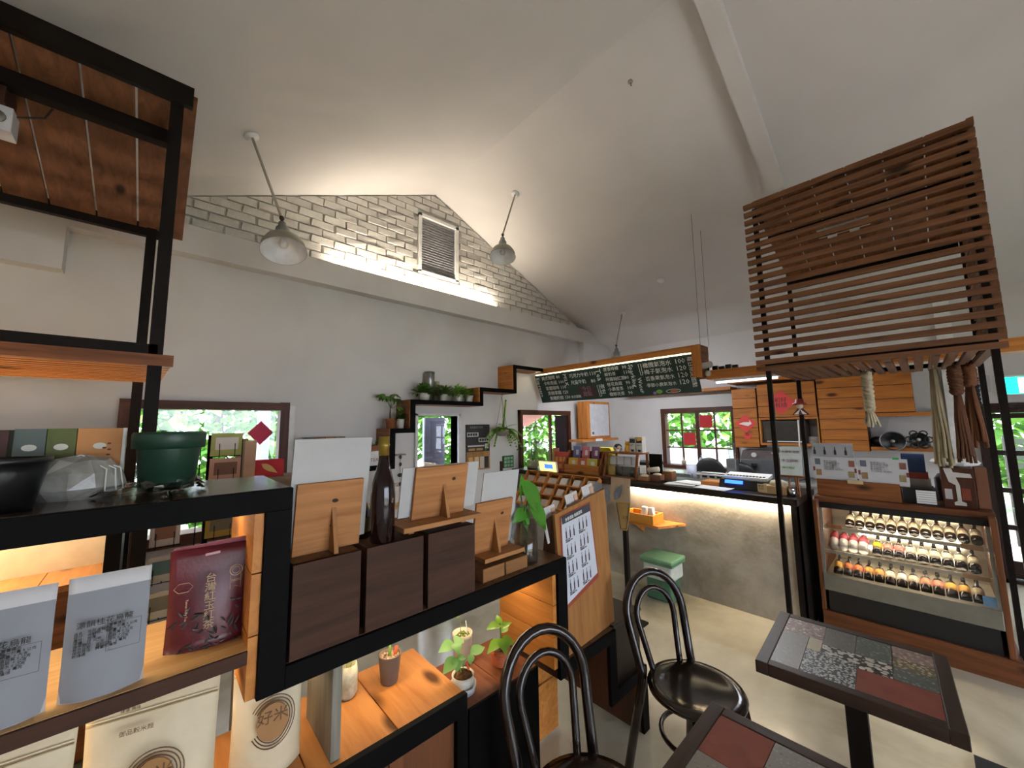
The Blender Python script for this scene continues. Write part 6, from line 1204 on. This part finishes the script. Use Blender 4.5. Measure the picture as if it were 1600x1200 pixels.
# ------------------------------------------------------------------ mosaic topped tables
TG = terrazzo('grey_terrazzo', '#857f76', ['#9c968c', '#6c675f'], 90, .3); TD = terrazzo('dark_terrazzo', '#65635d', ['#827f78', '#4b4a45'], 110, .3); TGN = terrazzo('green_grey_terrazzo', '#565e59', ['#7d857f', '#414843', '#9aa099'], 80, .33)
TP = terrazzo('pink_terrazzo', '#8f7a72', ['#c9b6ab', '#7a4f4a', '#d8cfc6'], 85, .42); TB = terrazzo('coarse_black_white_terrazzo', '#24221f', ['#d2cdc2', '#bfb9ad', '#e0dcd3'], 55, .48); TF = terrazzo('fine_black_white_terrazzo', '#3a3d3c', ['#c2c4c0', '#a9aba8', '#d6d6d0'], 105, .45)
TC = terrazzo('cream_tile', '#b8ab8d', ['#c6ba9d', '#a89b7c'], 120, .3); TR = mottled('terracotta_tile', [(.3, '#7a3a2b'), (.7, '#8e4836')], 14, 5, .6, .15, .002); TY = terrazzo('yellow_terrazzo', '#6b5f48', ['#b59a5a', '#c9bfa9', '#5a4638'], 80, .42); TPB = terrazzo('pebble_tile', '#5f5344', ['#b9a389', '#a08a72', '#cdbb9f'], 45, .52)
TW = wood('#44322a', '#2e211b', 'X', .4, False); TWY = wood('#44322a', '#2e211b', 'Y', .4, False)
def table(label, cx, cy, rz, tiles, sx=.53, sy=.545):
    t = thing('mosaic_table', label, 'table', (cx, cy, 0), 'mosaic topped cafe tables', rz=rz); f = .042; h = .72
    build('rail', B(-sx / 2, sx / 2, sy / 2 - f, sy / 2, h - .045, h), TW, t, bev=.003); build('rail', B(-sx / 2, sx / 2, -sy / 2, -sy / 2 + f, h - .045, h), TW, t, bev=.003); build('rail', B(-sx / 2, -sx / 2 + f, -sy / 2 + f, sy / 2 - f, h - .045, h), TWY, t, bev=.003); build('rail', B(sx / 2 - f, sx / 2, -sy / 2 + f, sy / 2 - f, h - .045, h), TWY, t, bev=.003)
    build('grout_bed', B(-sx / 2 + f, sx / 2 - f, -sy / 2 + f, sy / 2 - f, h - .03, h - .006), M('#9a9284', .9), t)
    W_, H_ = sy - 2 * f, sx - 2 * f
    for u0, u1, v0, v1, m_ in tiles: build('tile', B(-sx / 2 + f + v0 * H_ + .001, -sx / 2 + f + v1 * H_ - .001, sy / 2 - f - u1 * W_ + .001, sy / 2 - f - u0 * W_ - .001, h - .012, h - .0015), m_, t)
    build('column', B(-.032, .032, -.032, .032, .03, h - .045), STEELM, t); build('base', B(-.2, .2, -.2, .2, 0, .03), STEELM, t, bev=.004)
table('mosaic topped cafe table standing before the display case', 2.055, .27, math.radians(3), [(0, .3, .68, 1, TP), (0, .2, 0, .68, TG), (.2, .3, .43, .68, TC), (.3, .52, .605, 1, TD), (.52, .75, .605, 1, TGN), (.75, 1, .78, 1, TP), (.75, 1, .6, .78, TY), (.3, .75, .43, .605, TB), (.54, .75, .36, .43, TB), (.2, .54, 0, .43, TF), (.75, 1, .36, .6, TGN), (.54, 1, 0, .36, TR)])
table('mosaic topped cafe table at the bottom edge, nearest the viewer', 1.155, .29, math.radians(0), [(0, .32, .58, 1, TR), (.32, .62, .74, 1, TG), (.62, 1, .7, 1, TB), (0, .3, 0, .58, TG), (.3, .62, .3, .73, TPB), (.62, 1, .3, .69, TF), (.3, 1, 0, .3, TR)])
tag(build('door_mat', MB().box(2.62, 3.03, -1.1, -.03, 0.0, .012), M('#1d1d1f', .8), None), 'black floor mat with a brass edge in front of the display case', 'mat')
# ------------------------------------------------------------------ bentwood chairs
BW_ = mottled('dark_bentwood', [(.3, '#140d0a'), (.7, '#241711')], 6, 5, .16, .05, .002)
def chair(label, cx, cy, rz):
    t = thing('bentwood_chair', label, 'chair', (cx, cy, 0), 'bentwood cafe chairs', rz=rz)
    build('seat', MB().lathe([(0, .438), (.185, .438), (.203, .446), (.206, .458), (.20, .468), (.165, .470), (.145, .464), (.08, .456), (0, .454)], 40), BW_, t, True)
    def hoop(wb, wt_, zt, yb, yt, r_, n=22, z0=.0):
        pts = []
        for i in range(n + 1):
            a = PI * i / n; q = .72
            sx_ = -math.copysign(abs(math.cos(a)) ** q, math.cos(a)); f = math.sin(a)
            zs_ = zt - wt_                                           # straight sides up to here, then a half circle
            if a < .6 or a > PI - .6:
                e = (a if a < .6 else PI - a) / .6; zz_ = .46 + (zs_ - .46) * e; hx = -1 if a < .6 else 1; wid = wb + (wt_ - wb) * e
                x_ = hx * wid
            else:
                b_ = (a - .6) / (PI - 1.2) * PI; x_ = -math.cos(b_) * wt_; zz_ = zs_ + math.sin(b_) * wt_
            pts.append((x_, yb + (yt - yb) * (zz_ - .46) / (zt - .46), zz_))
        return pts
    h = hoop(.155, .178, .868, .165, .275, .016)
    legs = [(-.20, .245, 0), (-.175, .20, .25), (-.16, .165, .42)]
    build('back_hoop', MB().tube(legs + h + [(-p[0], p[1], p[2]) for p in legs[::-1]], .020, 10), BW_, t, True)
    build('inner_hoop', MB().tube([(-.085, .17, .45)] + hoop(.085, .118, .795, .168, .258, .012) + [(.085, .17, .45)], .0145, 10), BW_, t, True)
    for q in (-1, 1): build('leg', MB().tube([(q * .135, -.125, .44), (q * .16, -.155, .22), (q * .175, -.175, 0)], [.018, .016, .013], 10), BW_, t, True)
    build('ring_stretcher', MB().tube([(.155 * math.cos(i * PI / 16), .155 * math.sin(i * PI / 16), .265) for i in range(32)], .0105, 8, True), BW_, t, True)
chair('dark bentwood chair with a shiny round seat between the divider and the table', 1.85, .80, math.radians(-20))
chair('dark bentwood chair in front of the low platforms, cut by the bottom edge', 1.06, .80, math.radians(-12))
# ================================================================== plants on the low platforms
def leafset(t, base, specs, mat):
    for d, L_, w_, bd, p in specs: build('leaf', MB().leaf(Vector(base) + Vector(p), d, (0, -.4, 1), L_, w_, bd, .22, 6), mat, t, True)
t = thing('ribbed_pot_plant', 'brown ribbed pot with pebbles and a single green shoot on the pine platform', 'potted plant', (.675, 1.40, .73))
pr = [(.028, .73)]
for k in range(12): z = .735 + k * .0075; r_ = .029 + .009 * k / 11; pr += [(r_ + .0014, z), (r_ - .0006, z + .004)]
pr += [(.041, .826), (.036, .826), (.034, .81), (0, .81)]
build('pot', MB().lathe(pr, 24, (.675, 1.40, 0)), M('#6a5547', .75), t, True)
mb = MB(); R_ = random.Random(6)
for _ in range(70): a, q = R_.uniform(0, 2 * PI), .032 * math.sqrt(R_.random()); mb.ball((.675 + q * math.cos(a), 1.40 + q * math.sin(a), .813 + R_.random() * .004), .0035, 6, 4)
build('pebbles', mb, M('#b79c80', .8), t)['kind'] = 'stuff'
build('shoot', MB().tube([(.675, 1.40, .81), (.674, 1.40, .85), (.68, 1.40, .90)], [.005, .0045, .003], 6), M('#7fae3a', .5), t, True); build('plant_tag', MB().obox((.695, 1.395, .83), (.012, .002, .03), rot('Y', 12)), M('#d9622a', .6), t)
t = thing('stoneware_cup', 'mottled stoneware cup with a bent green shoot behind the partition board', 'potted plant', (.535, 1.43, .73))
build('cup', MB().lathe([(.025, .73), (.033, .745), (.034, .80), (.03, .835), (.026, .835), (.027, .80), (0, .79)], 20, (.535, 1.43, 0)), mottled('stoneware', [(.3, '#8a8468'), (.6, '#bdb8a2'), (.8, '#d2cfc0')], 25, 5, .5, .2, .003), t, True)
build('shoot', MB().tube([(.535, 1.43, .80), (.53, 1.43, .86), (.545, 1.43, .895), (.555, 1.43, .84)], .0025, 5).tube([(.535, 1.43, .80), (.55, 1.43, .83), (.52, 1.43, .87)], .0025, 5), M('#a5b84a', .5), t, True)
t = thing('cream_pot_sprout', 'tall cream ceramic pot with moss and a thin sprout on the red platform', 'potted plant', (.995, 1.395, .67))
build('pot', MB().lathe([(.03, .67), (.036, .68), (.042, .77), (.043, .785), (.038, .785), (.036, .77), (0, .768)], 24, (.995, 1.395, 0)), M('#c3b59c', .4), t, True)
mb = MB()
for _ in range(60): a, q = R_.uniform(0, 2 * PI), .034 * math.sqrt(R_.random()); mb.ball((.995 + q * math.cos(a), 1.395 + q * math.sin(a), .771), .004, 6, 4)
build('moss', mb, leafmat('#5d5a3a', '#8fae3e'), t)['kind'] = 'stuff'
build('sprout', MB().tube([(.985, 1.395, .77), (.985, 1.395, .82), (.98, 1.395, .85)], .0015, 5), M('#7c8a4a', .6), t); build('white_stick', MB().cyl((1.02, 1.395, .77), (1.012, 1.395, .825), .002, n=6), PAPER, t)
build('leaf', MB().leaf((.98, 1.395, .85), (-1, -.2, .4), (0, 0, 1), .022, .014, .2), LG3, t, True)
t = thing('white_bowl_plant', 'coir filled white pot in a saucer with broad pale green leaves on the red platform', 'potted plant', (.89, 1.245, .67))
build('saucer', MB().lathe([(.03, .67), (.045, .675), (.05, .70), (.047, .70), (.04, .685), (0, .683)], 24, (.89, 1.245, 0)), M('#b9bcc2', .35), t, True)
build('pot', MB().lathe([(.03, .684), (.038, .70), (.042, .732), (.038, .732), (.035, .718), (0, .716)], 24, (.89, 1.245, 0)), M('#d2cbbd', .4), t, True)
mb = MB().ball((.89, 1.245, .722), (.035, .035, .022), 14, 8)
for v in mb.v: v.z += R_.uniform(-.004, .004); v.x += R_.uniform(-.003, .003)
build('coir', mb, mottled('coir', [(.3, '#4a2c12'), (.7, '#8a5a26')], 60, 5, .95, .8, .01), t)
build('plant_tag', MB().obox((.908, 1.24, .755), (.009, .002, .035), rot('Y', -18)), M('#d9622a', .6), t)
build('stalk', MB().tube([(.885, 1.245, .73), (.875, 1.245, .77), (.86, 1.24, .80)], .002, 5).tube([(.89, 1.25, .73), (.9, 1.25, .77), (.925, 1.245, .785)], .002, 5).tube([(.885, 1.25, .73), (.882, 1.26, .80), (.87, 1.27, .835)], .002, 5), M('#6f9a3a', .5), t)
LP = leafmat('#5f9c4a', '#9ccf74', .45)
leafset(t, (.86, 1.24, .80), (((-1, -.2, -.1), .075, .05, .5, (0, 0, 0)), ((-.3, -.5, -.2), .05, .04, .5, (0, 0, 0)), ((.7, -.3, 0), .04, .03, .5, (0, 0, 0))), LP)
leafset(t, (.925, 1.245, .785), (((1, -.1, .25), .075, .045, .4, (0, 0, 0)), ((-.4, -.6, -.2), .04, .03, .5, (0, 0, 0))), LP)
leafset(t, (.87, 1.27, .835), (((-1, .1, .1), .07, .05, .5, (0, 0, 0)), ((.8, .2, .1), .06, .045, .5, (0, 0, 0)), ((-.2, -.9, 0), .05, .04, .6, (0, 0, 0))), LP)
t = thing('terracotta_weave_plant', 'orange woven-pattern pot with a glossy round-leaved plant at the right of the red platform', 'potted plant', (1.10, 1.27, .67))
OT = M('#b9623a', .65)
build('pot', MB().lathe([(.030, .67), (.036, .675), (.039, .735), (.035, .735), (.033, .722), (0, .722)], 24, (1.10, 1.27, 0)), OT, t, True)
mb = MB()
for j in range(5):
    for i in range(20):
        a = 2 * PI * (i + .5 * (j % 2)) / 20; r_ = .0362 + .0006 * j; mb.obox((1.10 + r_ * math.cos(a), 1.27 + r_ * math.sin(a), .682 + j * .0105), (.003, .008, .007), rot('Z', math.degrees(a)))
build('weave_pattern', mb, OT, t)['kind'] = 'stuff'
build('soil', MB().lathe([(.034, .724), (0, .728)], 14, (1.10, 1.27, 0)), SOIL, t)
build('stem', MB().tube([(1.10, 1.27, .72), (1.10, 1.27, .78), (1.095, 1.27, .83)], [.004, .0035, .003], 6), M('#5c6b2c', .6), t, True)
LR = leafmat('#3f7d22', '#9fc94a', .3)
leafset(t, (1.10, 1.27, .77), (((-1, -.2, .1), .085, .045, .6, (0, 0, -.01)), ((-.25, -.9, -.2), .07, .055, .7, (0, 0, 0)), ((.7, -.6, 0), .07, .05, .6, (0, 0, -.01)), ((1, .2, .3), .06, .035, .4, (0, 0, .02))), LR)
leafset(t, (1.095, 1.27, .82), (((-.9, -.1, .5), .075, .04, .7, (0, 0, 0)), ((-.5, -.6, .6), .06, .035, .6, (0, 0, 0)), ((1, -.2, .25), .065, .03, .3, (0, 0, -.01)), ((.3, .6, .7), .05, .03, .4, (0, 0, 0))), LR)
